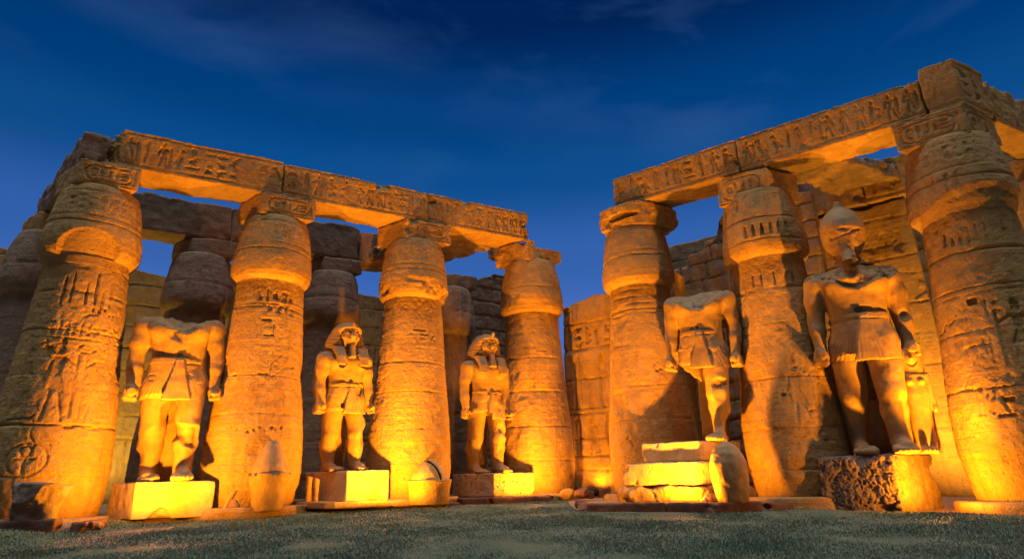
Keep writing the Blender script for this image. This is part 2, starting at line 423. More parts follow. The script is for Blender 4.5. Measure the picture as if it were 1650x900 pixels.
def plain(name, col, rough=.5, metal=0.0, emit=None):
    mat = bpy.data.materials.new(name); nt, N, L = nodes(mat)
    out = N('ShaderNodeOutputMaterial'); bs = N('ShaderNodeBsdfPrincipled'); L(bs.outputs[0], out.inputs[0])
    n = N('ShaderNodeTexNoise'); n.inputs['Scale'].default_value = 14
    mx = N('ShaderNodeMixRGB'); L(n.outputs[0], mx.inputs[0]); mx.inputs[1].default_value = (*[c * .75 for c in col], 1); mx.inputs[2].default_value = (*[min(c * 1.2, 1) for c in col], 1)
    L(mx.outputs[0], bs.inputs['Base Color'])
    bs.inputs['Roughness'].default_value = rough; bs.inputs['Metallic'].default_value = metal
    if emit:
        bs.inputs['Emission Color'].default_value = (*emit[0], 1); bs.inputs['Emission Strength'].default_value = emit[1]
    return mat
LAMPBODY = plain('lamp_housing', (.03, .03, .03), .5, .6)
LAMPGLASS = plain('lamp_glass', (.9, .6, .2), .2, 0, ((1, .5, .08), 6.0))

# ------------------------------------------------------------------ blocks in the plan's own slanted axes
def block(name, lo, hi, frame, mat, parent=None, relief=None, side_relief=None, rnd=.035, wear=.05, fine=.02, chips=0, seed=0, h=.034, cut=None, anchor=None):
    """one hewn block; frame = LF or RF; relief(a, z) -> carved depth on the front (second axis low side)"""
    lo = np.array(lo, dtype=float); hi = np.array(hi, dtype=float)
    c = (lo + hi) / 2; hs = (hi - lo) / 2
    rng = np.random.default_rng(seed + 100)
    ch = []
    for _ in range(chips):
        sg = rng.choice([-1, 1], 3)
        p = c + hs * sg; k = rng.integers(0, 3); p[k] = rng.uniform(lo[k], hi[k])
        ch.append((p, rng.uniform(.08, .28)))
    def fn(X, Y, Z):
        w1 = fbm(X, Y, Z, 1.1, 2, seed); w2 = fbm(X, Y, Z, 4.5, 3, seed + 5)
        d = box(X, Y, Z, c, hs, rnd)
        for p, r in ch:
            d = smax(d, r - np.sqrt((X - p[0]) ** 2 + ((Y - p[1]) * 1.2) ** 2 + (Z - p[2]) ** 2) + .09 * w2 * 1.2, .04)
        if cut is not None: d = cut(X, Y, Z, d, w1, w2)
        d = d + wear * (w1 * .6 + .25) + fine * w2
        if relief is not None:
            d = np.maximum(d, relief(X, Z) - (Y - lo[1] - wear * (w1 * .6 + .25) - fine * w2) - .0)
        if side_relief is not None:
            d = np.maximum(d, side_relief(Y, Z) - np.abs((hi if side_relief_hi else lo)[0] - X))
        return d
    side_relief_hi = frame is RF
    V, Q = sdf_mesh(fn, lo - 3.5 * h - .02, hi + 3.5 * h + .02, h)
    an = anchor if anchor is not None else np.array([c[0], c[1], lo[2]])
    ex = frame(1, 0) - frame(0, 0); ey = frame(0, 1) - frame(0, 0)
    P = (V[:, :1] - an[0]) * ex + (V[:, 1:2] - an[1]) * ey
    P[:, 2] = V[:, 2] - an[2]
    if (ex[0] * ey[1] - ex[1] * ey[0]) < 0: Q = Q[:, ::-1]
    loc = frame(an[0], an[1], an[2])
    if parent is not None: loc = loc - np.array(parent.location)
    return link_mesh(name, P, Q, mat, parent, True, loc)
# ------------------------------------------------------------------ ground
def build_ground():
    ys = np.concatenate([np.linspace(-60, 4, 8), np.linspace(5, 40, 141), [60, 120, 400, 1200]])
    xs = np.concatenate([[-1200, -300, -80], np.linspace(-30, 30, 201), [80, 300, 1200]])
    X, Y = np.meshgrid(xs, ys)
    Z = terrain(X, Y) + .018 * fbm(X, Y, 0 * X, .9, 3, 2)
    V = np.stack([X, Y, Z], -1)
    o = link_mesh('ground', V, grid_quads(len(ys), len(xs)), DUST)
    tag(o, None, None, kind='structure')
build_ground()

# edge of the lawn in front of the kerbs, walked from left to right; the lawn fans out from a point behind the court
EDGE = [(-70, 9.0), (-30, 12.5), (-14.5, 14.3), (-12.6, 14.5), (-10.45, 14.78), (-10.62, 15.8), (-10.9, 17.1), (-8.2, 18.7), (-6.75, 19.6), (-6.05, 20.05), (-3.4, 20.7), (-1.85, 21.15), (-.9, 21.2),
        (1.4, 22.25), (1.62, 22.6), (1.60, 18.1), (3.86, 17.05), (4.96, 16.55), (6.3, 16.9), (7.8, 17.1), (8.2, 16.6), (9.35, 16.0), (10.2, 15.4), (11.2, 13.9), (30, 7.0), (60, 2)]
ES = np.array([p[0] / (p[1] + 9.0) for p in EDGE]); EY = np.array([p[1] for p in EDGE])
_o = np.argsort(ES, kind='stable'); ES, EY = ES[_o], EY[_o]
def lawn_z(x, y, e):
    return terrain(x, y) + .03 * fbm(x, y, 0 * x, .35, 2, 6) * np.clip((e - y) / 1.5, 0, 1)
def build_lawn():
    ss = np.linspace(-2.2, 2.2, 900); n = 70
    f = np.linspace(0, 1, n)
    E = np.interp(ss, ES, EY) + .07 * fbm(ss * 22, 0 * ss, 0 * ss, 1.3, 3, 4)
    Y = -6 + (E[None, :] + 6) * f[:, None] ** .7
    X = ss[None, :] * (Y + 9)
    Z = lawn_z(X, Y, E[None, :]) + .018 * fbm(X, Y, 0 * X, .9, 3, 2) + .03
    o = link_mesh('lawn', np.stack([X, Y, Z], -1), grid_quads(n, len(ss)), LAWN)
    tag(o, None, None, kind='structure')
    # the blades of the lawn, one mass
    rng = np.random.default_rng(5)
    N = 330000
    d = 6.2 * (22.5 / 6.2) ** rng.random(N)
    a = rng.uniform(-.92, .92, N)
    x = d * a; y = d
    e = np.interp(x / (y + 9), ss, E)
    ok = y < e - .01 + .05 * rng.random(N)
    x, y, e = x[ok], y[ok], e[ok]; N = len(x)
    z = lawn_z(x, y, e) + .02
    hgt = rng.uniform(.02, .05, N) * (1 + .5 * vnoise(x * .8, y * .8, 0 * x)); w = rng.uniform(.006, .013, N) * (y / 12) ** .6 * 1.5
    th = rng.uniform(0, 2 * pi, N); le = rng.uniform(0, .7, N) * hgt; ph = rng.uniform(0, 2 * pi, N)
    V = np.empty((N, 3, 3), dtype=np.float32)
    V[:, 0] = np.stack([x - w * np.cos(th), y - w * np.sin(th), z], -1)
    V[:, 1] = np.stack([x + w * np.cos(th), y + w * np.sin(th), z], -1)
    V[:, 2] = np.stack([x + le * np.cos(ph), y + le * np.sin(ph), z + hgt], -1)
    o = link_mesh('grass', V.reshape(-1, 3), np.arange(N * 3).reshape(-1, 3), BLADE, None, False)
    tag(o, 'short green turf of the courtyard in front of the temple', 'grass', kind='stuff')
build_lawn()

# ------------------------------------------------------------------ columns
SH_Z = [-.3, .1, .5, 1.2, 2.2, 4.2, 7.16]; SH_R = [1.28, 1.30, 1.37, 1.45, 1.43, 1.26, 1.055]
CP = [(7.12, 1.03), (7.16, 1.10), (7.24, 1.20), (7.38, 1.265), (7.6, 1.285), (7.85, 1.275), (8.2, 1.235), (8.7, 1.16), (9.1, 1.09), (9.36, 1.01), (9.43, .95)]
RW = 7.0
def lathe_rows(zs, rs, xy, zb, hu, disp, seed, close_top=False):
    n = np.hypot(xy[0], xy[1]); hx, hy = xy[0] / n, xy[1] / n
    nu = max(24, int(2 * pi * max(rs) / hu)); th = np.arange(nu) / nu * 2 * pi - pi
    Z = np.repeat(np.asarray(zs)[:, None], nu, 1); Rr = np.repeat(np.asarray(rs)[:, None], nu, 1); T = np.repeat(th[None, :], len(zs), 0)
    S = T * 1.3
    Rr = Rr + disp(S, Z, T, Rr)
    px = Rr * (-hx * np.cos(T) + hy * np.sin(T)); py = Rr * (-hy * np.cos(T) - hx * np.sin(T))
    V = np.stack([px, py, Z - zb], -1).reshape(-1, 3)
    Q = grid_quads(len(zs), nu, True)
    return V, Q, nu
def cap_fan(V, Q, nu, row, up=True):
    ring = np.arange(nu) + row * nu
    c = V[ring].mean(0); V2 = np.vstack([V, c[None]]); ci = len(V)
    j = np.arange(0, nu - 1, 2)
    q = np.stack([ring[j], ring[(j + 1) % nu], ring[(j + 2) % nu], np.full(len(j), ci)], -1)
    return V2, np.vstack([Q, q if up else q[:, ::-1]])
def column(label, xy, seed, relief=None, crelief=None, joints=(), cjoints=(8.15,), scale=1.0, h=.027, broken=None, top=9.43, mat=None, group='sandstone papyrus columns of the court', base=True, base_r=1.72, shaft_top=7.16, rough=1.0):
    mat = mat or SAND
    xy = np.array(xy[:2]); zb = gz(xy[1]) - .05
    rng = np.random.default_rng(seed)
    root = thing('papyrus_column', label, 'column', (xy[0], xy[1], zb), 0, group)
    jd = [rng.uniform(.25, 1.2) for _ in joints]
    offs = rng.uniform(-.006, .006, len(joints) + 1)
    def disp(S, Z, T, Rr):
        cx, cy = Rr * np.cos(T), Rr * np.sin(T)
        d = .016 * rough * fbm(cx, cy, Z, 1.1, 3, seed) + .011 * rough * fbm(cx, cy, Z, 7, 3, seed + 2)
        wob = .02 * vnoise(cx * 2.1 + seed, cy * 2.1, Z * 0 + 3.3)
        ch = np.clip(vnoise(cx * 2.5, cy * 2.5 + seed, Z * 1.5) - .15, 0, 1)
        d += offs[np.searchsorted(np.array(joints), Z)] if len(joints) else 0
        for zj, k in zip(joints, jd):
            e = np.abs(Z - zj - wob)
            d -= .024 * k * np.exp(-(e / .02) ** 2) + .05 * ch * np.exp(-(e / .05) ** 2)
        big = np.clip(fbm(cx, cy, Z, .8, 3, seed + 9) - .62, 0, .3)      # flaked patches
        d -= .16 * big * rough
        if relief is not None: d -= relief.sample(S + RW / 2, Z)
        return d * np.clip((7.3 - Z) * 8, 0, 1)
    zs = np.arange(zb - .1, shaft_top + h, h); zs[-1] = shaft_top
    V, Q, nu = lathe_rows(zs, np.interp(zs, SH_Z, SH_R) * scale, xy, zb, h, disp, seed)
    V, Q = cap_fan(V, Q, nu, len(zs) - 1)
    link_mesh('shaft', V, Q, mat, root)
    if top > shaft_top + .1:
        cz = [p[0] for p in CP]; crr = [p[1] for p in CP]
        arc = [0.0]
        zs2 = []; rs2 = []
        for (z0, ra), (z1, rb) in zip(CP[:-1], CP[1:]):
            n = max(2, int(np.hypot(z1 - z0, rb - ra) / h))
            for k in range(n):
                zs2.append(z0 + (z1 - z0) * k / n); rs2.append(ra + (rb - ra) * k / n)
        zs2.append(CP[-1][0]); rs2.append(CP[-1][1])
        zs2 = np.array(zs2); rs2 = np.array(rs2) * scale
        def dispc(S, Z, T, Rr):
            cx, cy = Rr * np.cos(T), Rr * np.sin(T)
            d = .02 * rough * fbm(cx, cy, Z, 1.2, 3, seed + 20) + .012 * rough * fbm(cx, cy, Z, 6, 3, seed + 22)
            wob = .02 * vnoise(cx * 2.1 + seed, cy * 2.1, Z * 0 + 8.3)
            ch = np.clip(vnoise(cx * 2.5, cy * 2.5 + seed, Z * 1.5) - .1, 0, 1)
            for zj in cjoints:
                e = np.abs(Z - zj - wob)
                d -= .028 * np.exp(-(e / .022) ** 2) + .06 * ch * np.exp(-(e / .05) ** 2)
            if crelief is not None: d -= crelief.sample(S + RW / 2, Z - 7.0)
            lip = np.clip(fbm(cx, cy, Z * .5, 1.3, 2, seed + 31) - .35, 0, .6)
            d -= .14 * rough * lip * np.exp(-((Z - 7.35) / .22) ** 2)
            if broken is not None: d = broken(S, Z, Rr, d)
            return d
        V, Q, nu = lathe_rows(zs2, rs2, xy, zb, h, dispc, seed)
        V, Q = cap_fan(V, Q, nu, len(zs2) - 1)
        link_mesh('capital', V, Q, mat, root)
    if base:
        bz = np.array([zb - .25, zb + .0, zb + .2, zb + .27, zb + .30, zb + .31]); br = np.array([base_r, base_r, base_r, base_r - .015, base_r - .06, 1.2])
        zz = np.concatenate([np.linspace(bz[i], bz[i + 1], 6)[:-1] for i in range(5)] + [[bz[-1]]]); rz = np.interp(zz, bz, br)
        rz[-6:] = np.linspace(br[-2], br[-1], 6); zz[-6:] = np.linspace(bz[-2], bz[-1], 6)
        def dispb(S, Z, T, Rr):
            cx, cy = Rr * np.cos(T), Rr * np.sin(T)
            return .05 * fbm(cx, cy, Z, 1.5, 3, seed + 40) - .12 * np.clip(fbm(cx, cy, Z, .9, 2, seed + 41) - .35, 0, 1)
        V, Q, nu = lathe_rows(zz, rz, xy, zb, .07, dispb, seed)
        link_mesh('base', V, Q, mat, root)
    return root
def abacus(root, frame, lo, hi, seed, relief=None, **kw):
    return block('abacus', lo, hi, frame, kw.pop('mat', SAND), root, relief, seed=seed, **kw)

def scene_relief(seed, figs=(), rows=(), niches=(), lines=(), marks=(), deep=.03):
    R = Relief(RW, 9.6, .02); rng = np.random.default_rng(seed)
    for (s, z, w, h, g, dep, fl) in figs: R.glyph(g, s + RW / 2, z, w, h, .035, dep, fl)
    for (z, h, dep) in ((2.75, 1.25, .014), (4.25, .5, .012), (5.15, .55, .012)): glyph_row(R, rng, 1.3, RW - 1.3, z, h, .024, dep)
    for (s0, s1, z, h, dep) in rows: glyph_row(R, rng, s0 + RW / 2, s1 + RW / 2, z, h, .028, dep)
    for (s0, s1, z, h, n, dep) in niches:
        for k in range(n):
            if rng.random() < .12: continue
            x = s0 + (s1 - s0) * k / max(n - 1, 1) + RW / 2 + rng.uniform(-.03, .03)
            R.glyph('niche', x - .08, z + rng.uniform(-.05, .1), .16 * rng.uniform(.6, 1.1), h * rng.uniform(.55, 1), .03, dep * rng.uniform(.5, 1.1))
    for (s0, s1, z, dep) in lines:
        x = s0
        while x < s1:
            x2 = x + rng.uniform(.2, .6); zz = z + rng.uniform(-.012, .012)
            R.seg(x + RW / 2, zz, min(x2, s1) + RW / 2, zz, .03, dep * rng.uniform(.4, 1.2)); x = x2
    for (s, z, w, h, dep) in marks:
        R.poly([(s + RW / 2 - w / 2, z - h / 2), (s + RW / 2 + w / 2, z - h / 2 * .9), (s + RW / 2 + w / 2 * .9, z + h / 2), (s + RW / 2 - w / 2, z + h / 2)], dep)
    for _ in range(9):      # cracks
        x = rng.uniform(.4, RW - .4); z = rng.uniform(.8, 7.0); a = rng.normal(0, .5) + (pi / 2 if rng.random() < .35 else 0)
        for _k in range(rng.integers(4, 14)):
            a2 = a + rng.normal(0, .55); l = rng.uniform(.06, .16)
            R.seg(x, z, x + l * cos(a2), z + l * sin(a2), .022, rng.uniform(.015, .05)); x += l * cos(a2); z += l * sin(a2)
    # slow weathering: wipe out parts of the carving
    gy, gx = np.mgrid[0:R.ny, 0:R.nx] * R.res
    R.H *= np.clip(.75 + .9 * fbm(gx, gy, gx * 0 + seed, .9, 3, seed), .12, 1)
    return R
def cap_relief(seed, rows=(), figs=(), dep=.02, leaves=True):
    R = Relief(RW, 2.6, .02); rng = np.random.default_rng(seed)
    for (s0, s1, z, h, d) in rows: glyph_row(R, rng, s0 + RW / 2, s1 + RW / 2, z - 7, h, .028, d)
    for (s, z, w, h, g, d, fl) in figs: R.glyph(g, s + RW / 2, z - 7, w, h, .03, d, fl)
    for zz in (9.15, 8.35):
        R.seg(.4, zz - 7, RW - .4, zz - 7, .03, dep)
    gy, gx = np.mgrid[0:R.ny, 0:R.nx] * R.res
    R.H *= np.clip(.65 + .9 * fbm(gx, gy, gx * 0 + seed, .9, 3, seed), .05, 1)
    return R

def ab_relief(seed, x0, z0, w, h, glyphs, flip=False, lined=True):
    R = Relief(w, h, .012); m = .10
    R.cartouche(m + .08, .16, w - m - .14, h - .16, glyphs, .03, .045, flip)
    if lined:
        R.seg(.06, .07, w - .06, .07, .022, .03); R.seg(.06, h - .07, w - .06, h - .07, .022, .03)
    return lambda a, z: R.sample(a - x0, z - z0)
AZ0, AZ1 = 9.42, 10.21

# --- left portico, front row
DEP = .80
c1xy = LF(.15, DEP); c2xy = LF(5.27, DEP); c3xy = LF(10.29, DEP); c5xy = LF(15.40, DEP)
R1 = scene_relief(1,
    figs=[(-.62, 2.5, .85, 2.25, 'king', .05, False), (.35, 2.5, .8, 2.2, 'king', .035, True), (-1.25, 2.6, .6, 1.9, 'seated', .045, False), (1.2, 2.6, .6, 1.9, 'man', .03, True),
          (-.95, 1.05, 1.0, 1.0, 'sun', .03, False), (-.75, 1.2, .55, .7, 'ankh', .05, False), (-.8, 4.15, .5, .5, 'bird', .04, False), (.1, 4.2, .5, .5, 'eye', .035, False)],
    rows=[(-1.3, 1.5, 4.78, .42, .035), (-1.7, 1.5, 7.0 - .1, .01, 0)], niches=[(-.55, 1.25, 5.62, 1.1, 9, .12), (.35, 1.2, 5.5, .16, 6, .09)],
    lines=[(-1.8, 1.9, 2.42, .04), (-1.8, 1.9, 4.72, .03), (-1.8, 1.9, 6.78, .025)], marks=[(.25, 2.36, .22, .06, .06), (.9, 2.36, .2, .05, .05)])
def brk1(S, Z, Rr, d):
    q = ((S + .10) / .85) ** 2 + ((Z - 7.20) / .72) ** 2
    k = np.clip((7.92 - Z) / .72, 0, 1)
    return np.where(q < 1, np.minimum(d, 1.24 - .20 * k - Rr), d)
col1 = column('left corner column with a lens shaped break in its capital, beside the broken boulder', c1xy, 1, R1, cap_relief(1, rows=[(-1.3, 1.3, 8.45, .6, .02)]), joints=(1.15, 2.4, 3.7, 4.95, 6.05, 6.85), broken=brk1)
abacus(col1, LF, (-.88, -.20, AZ0), (.72, 1.5, AZ1), 11, ab_relief(1, -.88, AZ0, 1.6, AZ1 - AZ0, ['sun', 'seated', 'serpent', 'ankh', 'bars']))
R2 = scene_relief(2, figs=[(-.42, 6.42, .2, .34, 'bird', .05, False), (-.14, 6.4, .18, .4, 'feather', .05, False), (.1, 6.42, .26, .34, 'seated', .06, True), (.42, 6.4, .2, .4, 'king', .05, False), (.68, 6.44, .26, .3, 'bird', .06, False), (-.05, 6.02, .2, .28, 'seated', .045, False), (.22, 6.02, .28, .26, 'bird', .05, True), (.56, 6.02, .16, .28, 'reed', .05, False), (.78, 6.0, .2, .3, 'man', .05, False), (-.9, 2.6, .8, 2.0, 'king', .014, False), (.2, 2.6, .8, 2.0, 'king', .016, True)],
    rows=[(-1.2, 1.2, 6.42, .3, .012)], marks=[(.0, 5.75, .30, .07, .06), (.1, 5.25, .34, .06, .06), (-.12, 5.5, .05, .3, .03), (.25, 5.5, .05, .3, .03), (.05, 4.05, .3, .05, .04), (-.8, 4.0, .1, .05, .05)],
    niches=[(-.6, 1.0, 2.32, .15, 12, .05)], lines=[(-1.7, 1.7, 6.3, .02)])
col2 = column('column between the headless statue and the left headcloth statue, slots cut in its shaft', c2xy, 2, R2, cap_relief(2, rows=[(-1.2, 1.2, 8.5, .55, .018)]), joints=(1.4, 2.85, 4.0, 4.95, 6.2))
abacus(col2, LF, (4.27, -.20, AZ0), (5.98, 1.42, AZ1), 12, ab_relief(2, 4.27, AZ0, 1.71, AZ1 - AZ0, ['seated', 'djed', 'reed', 'serpent', 'bars']))
R3 = scene_relief(3, figs=[(.2, 2.8, .9, 2.0, 'king', .02, True), (-.9, 2.8, .9, 2.0, 'man', .014, False), (-.3, 4.4, .35, .35, 'sun', .03, False)],
    marks=[(.3, 5.9, .5, .05, .045), (.5, 5.75, .3, .04, .04), (-.2, 5.6, .4, .04, .04)], rows=[(-.9, 1.2, 6.3, .45, .012)])
def brk3(S, Z, Rr, d):
    q = np.clip(fbm(S, Z * 1.3, Z * 0, 1.4, 3, 3) - .05, 0, 1) * np.exp(-((Z - 7.45) / .28) ** 2)
    return d - .22 * q
col3 = column('column with a chipped capital between the two statues wearing headcloths', c3xy, 3, R3, cap_relief(3, rows=[(-1.2, 1.2, 8.5, .55, .014)]), joints=(1.2, 2.5, 3.75, 4.75, 5.75), broken=brk3)
abacus(col3, LF, (9.26, -.20, AZ0 - .05), (11.02, 1.5, AZ1 - .02), 13, ab_relief(3, 9.26, AZ0, 1.76, AZ1 - AZ0, ['reed', 'sun', 'arm', 'bars']), chips=3)
R5 = scene_relief(5, figs=[(-.6, 2.4, .8, 1.9, 'king', .012, False)], marks=[(.0, 4.2, .08, .08, .06), (.4, 5.55, .5, .05, .05)], lines=[(-.6, .7, 5.3, .03)])
def cut5(X, Y, Z, d, w1, w2):
    return np.maximum(d, np.minimum(Z - (9.93 + .05 * w2), X - 14.75))
col5 = column('column at the right end of the left portico, brightly lit low down', c5xy, 5, R5, cap_relief(5), joints=(1.5, 2.7, 4.0, 5.3, 6.3))
abacus(col5, LF, (14.35, -.20, AZ0 - .1), (16.0, 1.5, AZ1 - .02), 15, None, chips=5, cut=cut5, wear=.06, fine=.04)

# --- right portico, front row
c6xy = RF(-.02, DEP); c7xy = RF(4.42, DEP); c8xy = RF(9.67, DEP)
R6 = scene_relief(6, marks=[(.35, 4.1, .1, .12, .09), (.48, 4.15, .1, .08, .08), (.3, 4.3, .08, .07, .06)], lines=[(-1.6, 1.6, 6.95, .03), (-1.6, 1.6, 6.7, .03), (-1.6, 1.6, 6.45, .03), (-1.4, 1.6, 6.1, .035), (-.4, .5, 3.3, .02)],
    figs=[(-.3, 2.0, .8, 1.9, 'king', .010, False)])
col6 = column('column left of the one legged headless statue, beside the gateway wall', c6xy, 6, R6, cap_relief(6), joints=(1.4, 2.55, 3.65, 5.0, 6.25))
def cut6(X, Y, Z, d, w1, w2):
    x, y = X - .25, Y - .70
    cl = ((np.abs(x / 1.03) ** 3.4 + np.abs(y / 1.08) ** 3.4) ** (1 / 3.4) - 1) * 1.03 + .05 * w1 + .03 * w2 + .16 * np.clip(9.75 - Z, 0, .5)
    e = ell(X, Y, Z, (.55, -.42, 9.74), (.62, .42, .13)) + .05 * w2
    return smax(np.maximum(d, -e), cl, .03)
abacus(col6, RF, (-.9, -.6, AZ0 - .08), (1.55, 1.85, AZ1), 16, None, cut=cut6, wear=.05, fine=.028, rnd=.1)
R7 = scene_relief(7, figs=[(-.15, 1.9, .8, 2.1, 'king', .03, False), (.45, 2.1, .7, 1.9, 'man', .045, True), (.5, 1.6, .8, .9, 'bird', .045, True), (-1.2, 2.2, .7, 1.9, 'king', .015, False)],
    rows=[(.2, 1.2, 3.2, .5, .045), (-.6, 1.0, 5.7, .4, .012)], niches=[(-.95, .85, 6.15, .62, 6, .07)], lines=[(-1.5, 1.5, 6.05, .02)], marks=[(-.1, 2.9, .12, .1, .07), (.1, 1.75, .28, .06, .07)])
col7 = column('column shadowed low down, between the one legged and the crowned statues', c7xy, 7, R7, cap_relief(7, rows=[(-1.0, 1.1, 8.6, .6, .035)], figs=[(-.6 + .25 * k, 7.72, .2, .42, 'niche', .06 + .02 * (k % 3), False) for k in range(7)] + [(-.9, 8.7, .3, .45, 'niche', .08, False), (.35, 8.9, .4, .3, 'serpent', .05, False)]),
    joints=(.9, 2.0, 3.4, 5.0, 6.1), cjoints=(8.35, 7.62))
abacus(col7, RF, (3.82, -.20, AZ0 - .3), (5.42, 1.35, AZ1 - .07), 17, ab_relief(7, 3.82, AZ0 - .3, 1.6, AZ1 - AZ0 + .23, ['eye', 'serpent', 'seated', 'reed'], True), chips=2)
R8 = scene_relief(8, figs=[(.0, 3.0, .9, 1.7, 'king', .06, True), (.75, 3.0, .8, 1.6, 'man', .05, False), (-.75, 3.0, .6, .8, 'house', .035, False), (-.6, 2.0, .6, .9, 'man', .03, False), (.6, 1.3, .9, 1.4, 'bird', .03, False), (-.9, 2.0, .5, .7, 'feather', .03, False)],
    rows=[(-.9, 1.3, 3.0, .01, 0), (-.85, .3, 4.3, .45, .04), (-.8, 1.4, 2.7, .25, .02)], niches=[(-.7, .85, 6.25, .62, 8, .085), (-.5, .4, 6.2, .3, 5, .07)], lines=[(-1.6, 1.6, 6.05, .05), (-1.2, 1.4, 4.95, .02), (-1.2, 1.4, 2.65, .02)],
    marks=[(-.35, 4.75, .22, .16, .12), (-.1, 2.3, .2, .12, .08), (-.2, 1.95, .3, .07, .05), (.6, 2.1, .2, .1, .06)])
def brk8(S, Z, Rr, d):
    e = 7.62 + .16 * np.sin(S * 1.9 + 1.0) + .10 * S + .05 * vnoise(S * 5, S * 0, S * 0 + 3)
    k = np.clip((e - Z) * 6, 0, 1) * np.clip((Z - 7.13) * 8, 0, 1)
    return d - .10 * k
col8 = column('largest column, at the right corner, with a dark overhanging capital', c8xy, 8, R8, cap_relief(8, rows=[(-1.3, 1.3, 8.55, .62, .03)], figs=[(-.75, 7.75, .3, .5, 'strokes', .03, False), (-.3, 7.72, .22, .5, 'feather', .05, False), (-.05, 7.75, .2, .5, 'reed', .05, False)]), joints=(1.0, 2.6, 4.0, 5.1, 6.05), broken=brk8, h=.026, base_r=1.78, cjoints=(8.05,))
abacus(col8, RF, (8.93, -.20, AZ0 - .1), (10.63, 1.5, AZ1 + .01), 18, ab_relief(8, 8.93, AZ0 - .1, 1.7, AZ1 - AZ0 + .1, ['sun', 'ankh', 'serpent', 'loaf', 'bars'], False), side_relief=ab_relief(9, -.20, AZ0 - .1, 1.6, AZ1 - AZ0 + .1, ['eye', 'reed', 'seated']))

# --- rows behind and side rows
H2 = .06
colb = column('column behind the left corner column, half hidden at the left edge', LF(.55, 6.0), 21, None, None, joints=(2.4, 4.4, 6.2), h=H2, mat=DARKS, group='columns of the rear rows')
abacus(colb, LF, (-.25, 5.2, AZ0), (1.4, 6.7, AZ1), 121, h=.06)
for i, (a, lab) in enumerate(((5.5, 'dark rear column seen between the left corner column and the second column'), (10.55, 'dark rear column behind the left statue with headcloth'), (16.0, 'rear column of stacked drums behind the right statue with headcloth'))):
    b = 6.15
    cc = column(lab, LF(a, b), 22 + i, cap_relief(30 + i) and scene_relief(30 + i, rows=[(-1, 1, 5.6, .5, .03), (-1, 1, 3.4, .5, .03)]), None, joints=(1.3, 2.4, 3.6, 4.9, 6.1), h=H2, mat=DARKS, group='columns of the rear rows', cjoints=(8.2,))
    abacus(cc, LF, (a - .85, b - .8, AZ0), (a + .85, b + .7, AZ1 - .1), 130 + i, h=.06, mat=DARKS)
ccs = column('column of the side row cut by the right edge of the photo, lit from below', RF(9.85, 6.0), 28, None, None, joints=(1.3, 2.4, 3.6, 4.9, 6.1), h=H2, group='columns of the rear rows')
abacus(ccs, RF, (9.0, 5.3, AZ0), (10.75, 6.75, AZ1), 138, h=.05)

# ------------------------------------------------------------------ beams
def beam_relief(seed, x0, z0, w, h, figs=.5, flip=False):
    R = Relief(w, h, .015); rng = np.random.default_rng(seed)
    R.seg(.05, .16, w - .05, .16, .03, .04)
    R.seg(.05, .22, w - .05, .22, .02, .02)
    R.seg(.05, h - .10, w - .05, h - .10, .03, .035)
    glyph_row(R, rng, .12, w - .1, .26, h - .42, .036, .055, .98, figs)
    gy, gx = np.mgrid[0:R.ny, 0:R.nx] * R.res
    R.H *= np.clip(.85 + .8 * fbm(gx, gy, gx * 0 + seed, .8, 3, seed), .25, 1.1)
    return lambda a, z: R.sample(a - x0, z - z0)
BG = 'carved stone beams over the columns'
def beam(label, frame, lo, hi, seed, rel=True, group=BG, mat=SAND, figs=.7, **kw):
    if rel: kw.setdefault('h', .027)
    w, hh = hi[0] - lo[0], hi[2] - lo[2]
    o = block('architrave_block', lo, hi, frame, mat, None, beam_relief(seed, lo[0], lo[2], w, hh, figs) if rel else None, seed=seed, **kw)
    return tag(o, label, 'stone beam', group)
Z0, Z1 = 10.22, 11.50
def cutA(X, Y, Z, d, w1, w2):     # ragged left end
    return np.maximum(d, .08 + .10 * w2 + .12 * np.clip(Z - 11.0, 0, 1) - (X - 0.0)) 
beam('carved beam over the headless statue, leftmost long block with a ragged left end', LF, (0.0, 0, Z0), (4.88, 1.5, Z1 + .02), 41, cut=cutA, chips=4, wear=.045)
def cutT(X, Y, Z, d, w1, w2): return np.maximum(d, Z - (Z1 - .03 + .05 * w2 + .04 * w1))
beam('carved beam over the left statue with headcloth, middle block of the left portico', LF, (4.92, 0, Z0), (10.2, 1.5, Z1), 42, chips=3, cut=cutT)
beam('carved beam over the right statue with headcloth, right end block of the left portico', LF, (10.23, .02, Z0), (14.62, 1.5, Z1), 43, chips=4, cut=cutT, figs=.6)
def LFS(a, b, z=0.0): return LF(a + .14 * b, b, z)
beam('dark side beam running back from the left corner column', LFS, (-.85, .35, Z0), (-.06, 7.4, Z1 - .12), 44, rel=False, chips=8, wear=.08, fine=.05, h=.05, mat=DARKS)
beam('carved beam over the one legged headless statue, left end of the right portico', RF, (-.06, 0, Z0 + .02), (4.5, 1.5, Z1), 45, figs=.9, cut=cutT, chips=3)
beam('carved beam over the tall crowned statue, long block of the right portico', RF, (4.54, 0, Z0), (9.72, 1.5, Z1), 46, figs=.8, chips=3, cut=cutT)
beam('corner block with a framed relief, highest stone over the largest column', RF, (9.76, -.03, Z0), (10.64, 1.5, Z1 + .28), 47, figs=1.0, chips=2,
     side_relief=beam_relief(57, -.03, Z0, 1.5, 1.5, .6))
o = block('architrave_block', (9.6, 1.54, Z0), (10.62, 7.6, Z1 + .1), RF, SAND, None, None, seed=48, chips=6, h=.045, side_relief=beam_relief(58, 1.54, Z0, 6.0, 1.35, .6), wear=.06, fine=.04)
tag(o, 'side beam running back to the right from the corner block', 'stone beam', BG)
RG = 'rear beams behind the porticos'
def cutW(X, Y, Z, d, w1, w2): return np.maximum(d, Z - (11.62 + .16 * w1 + .05 * w2))
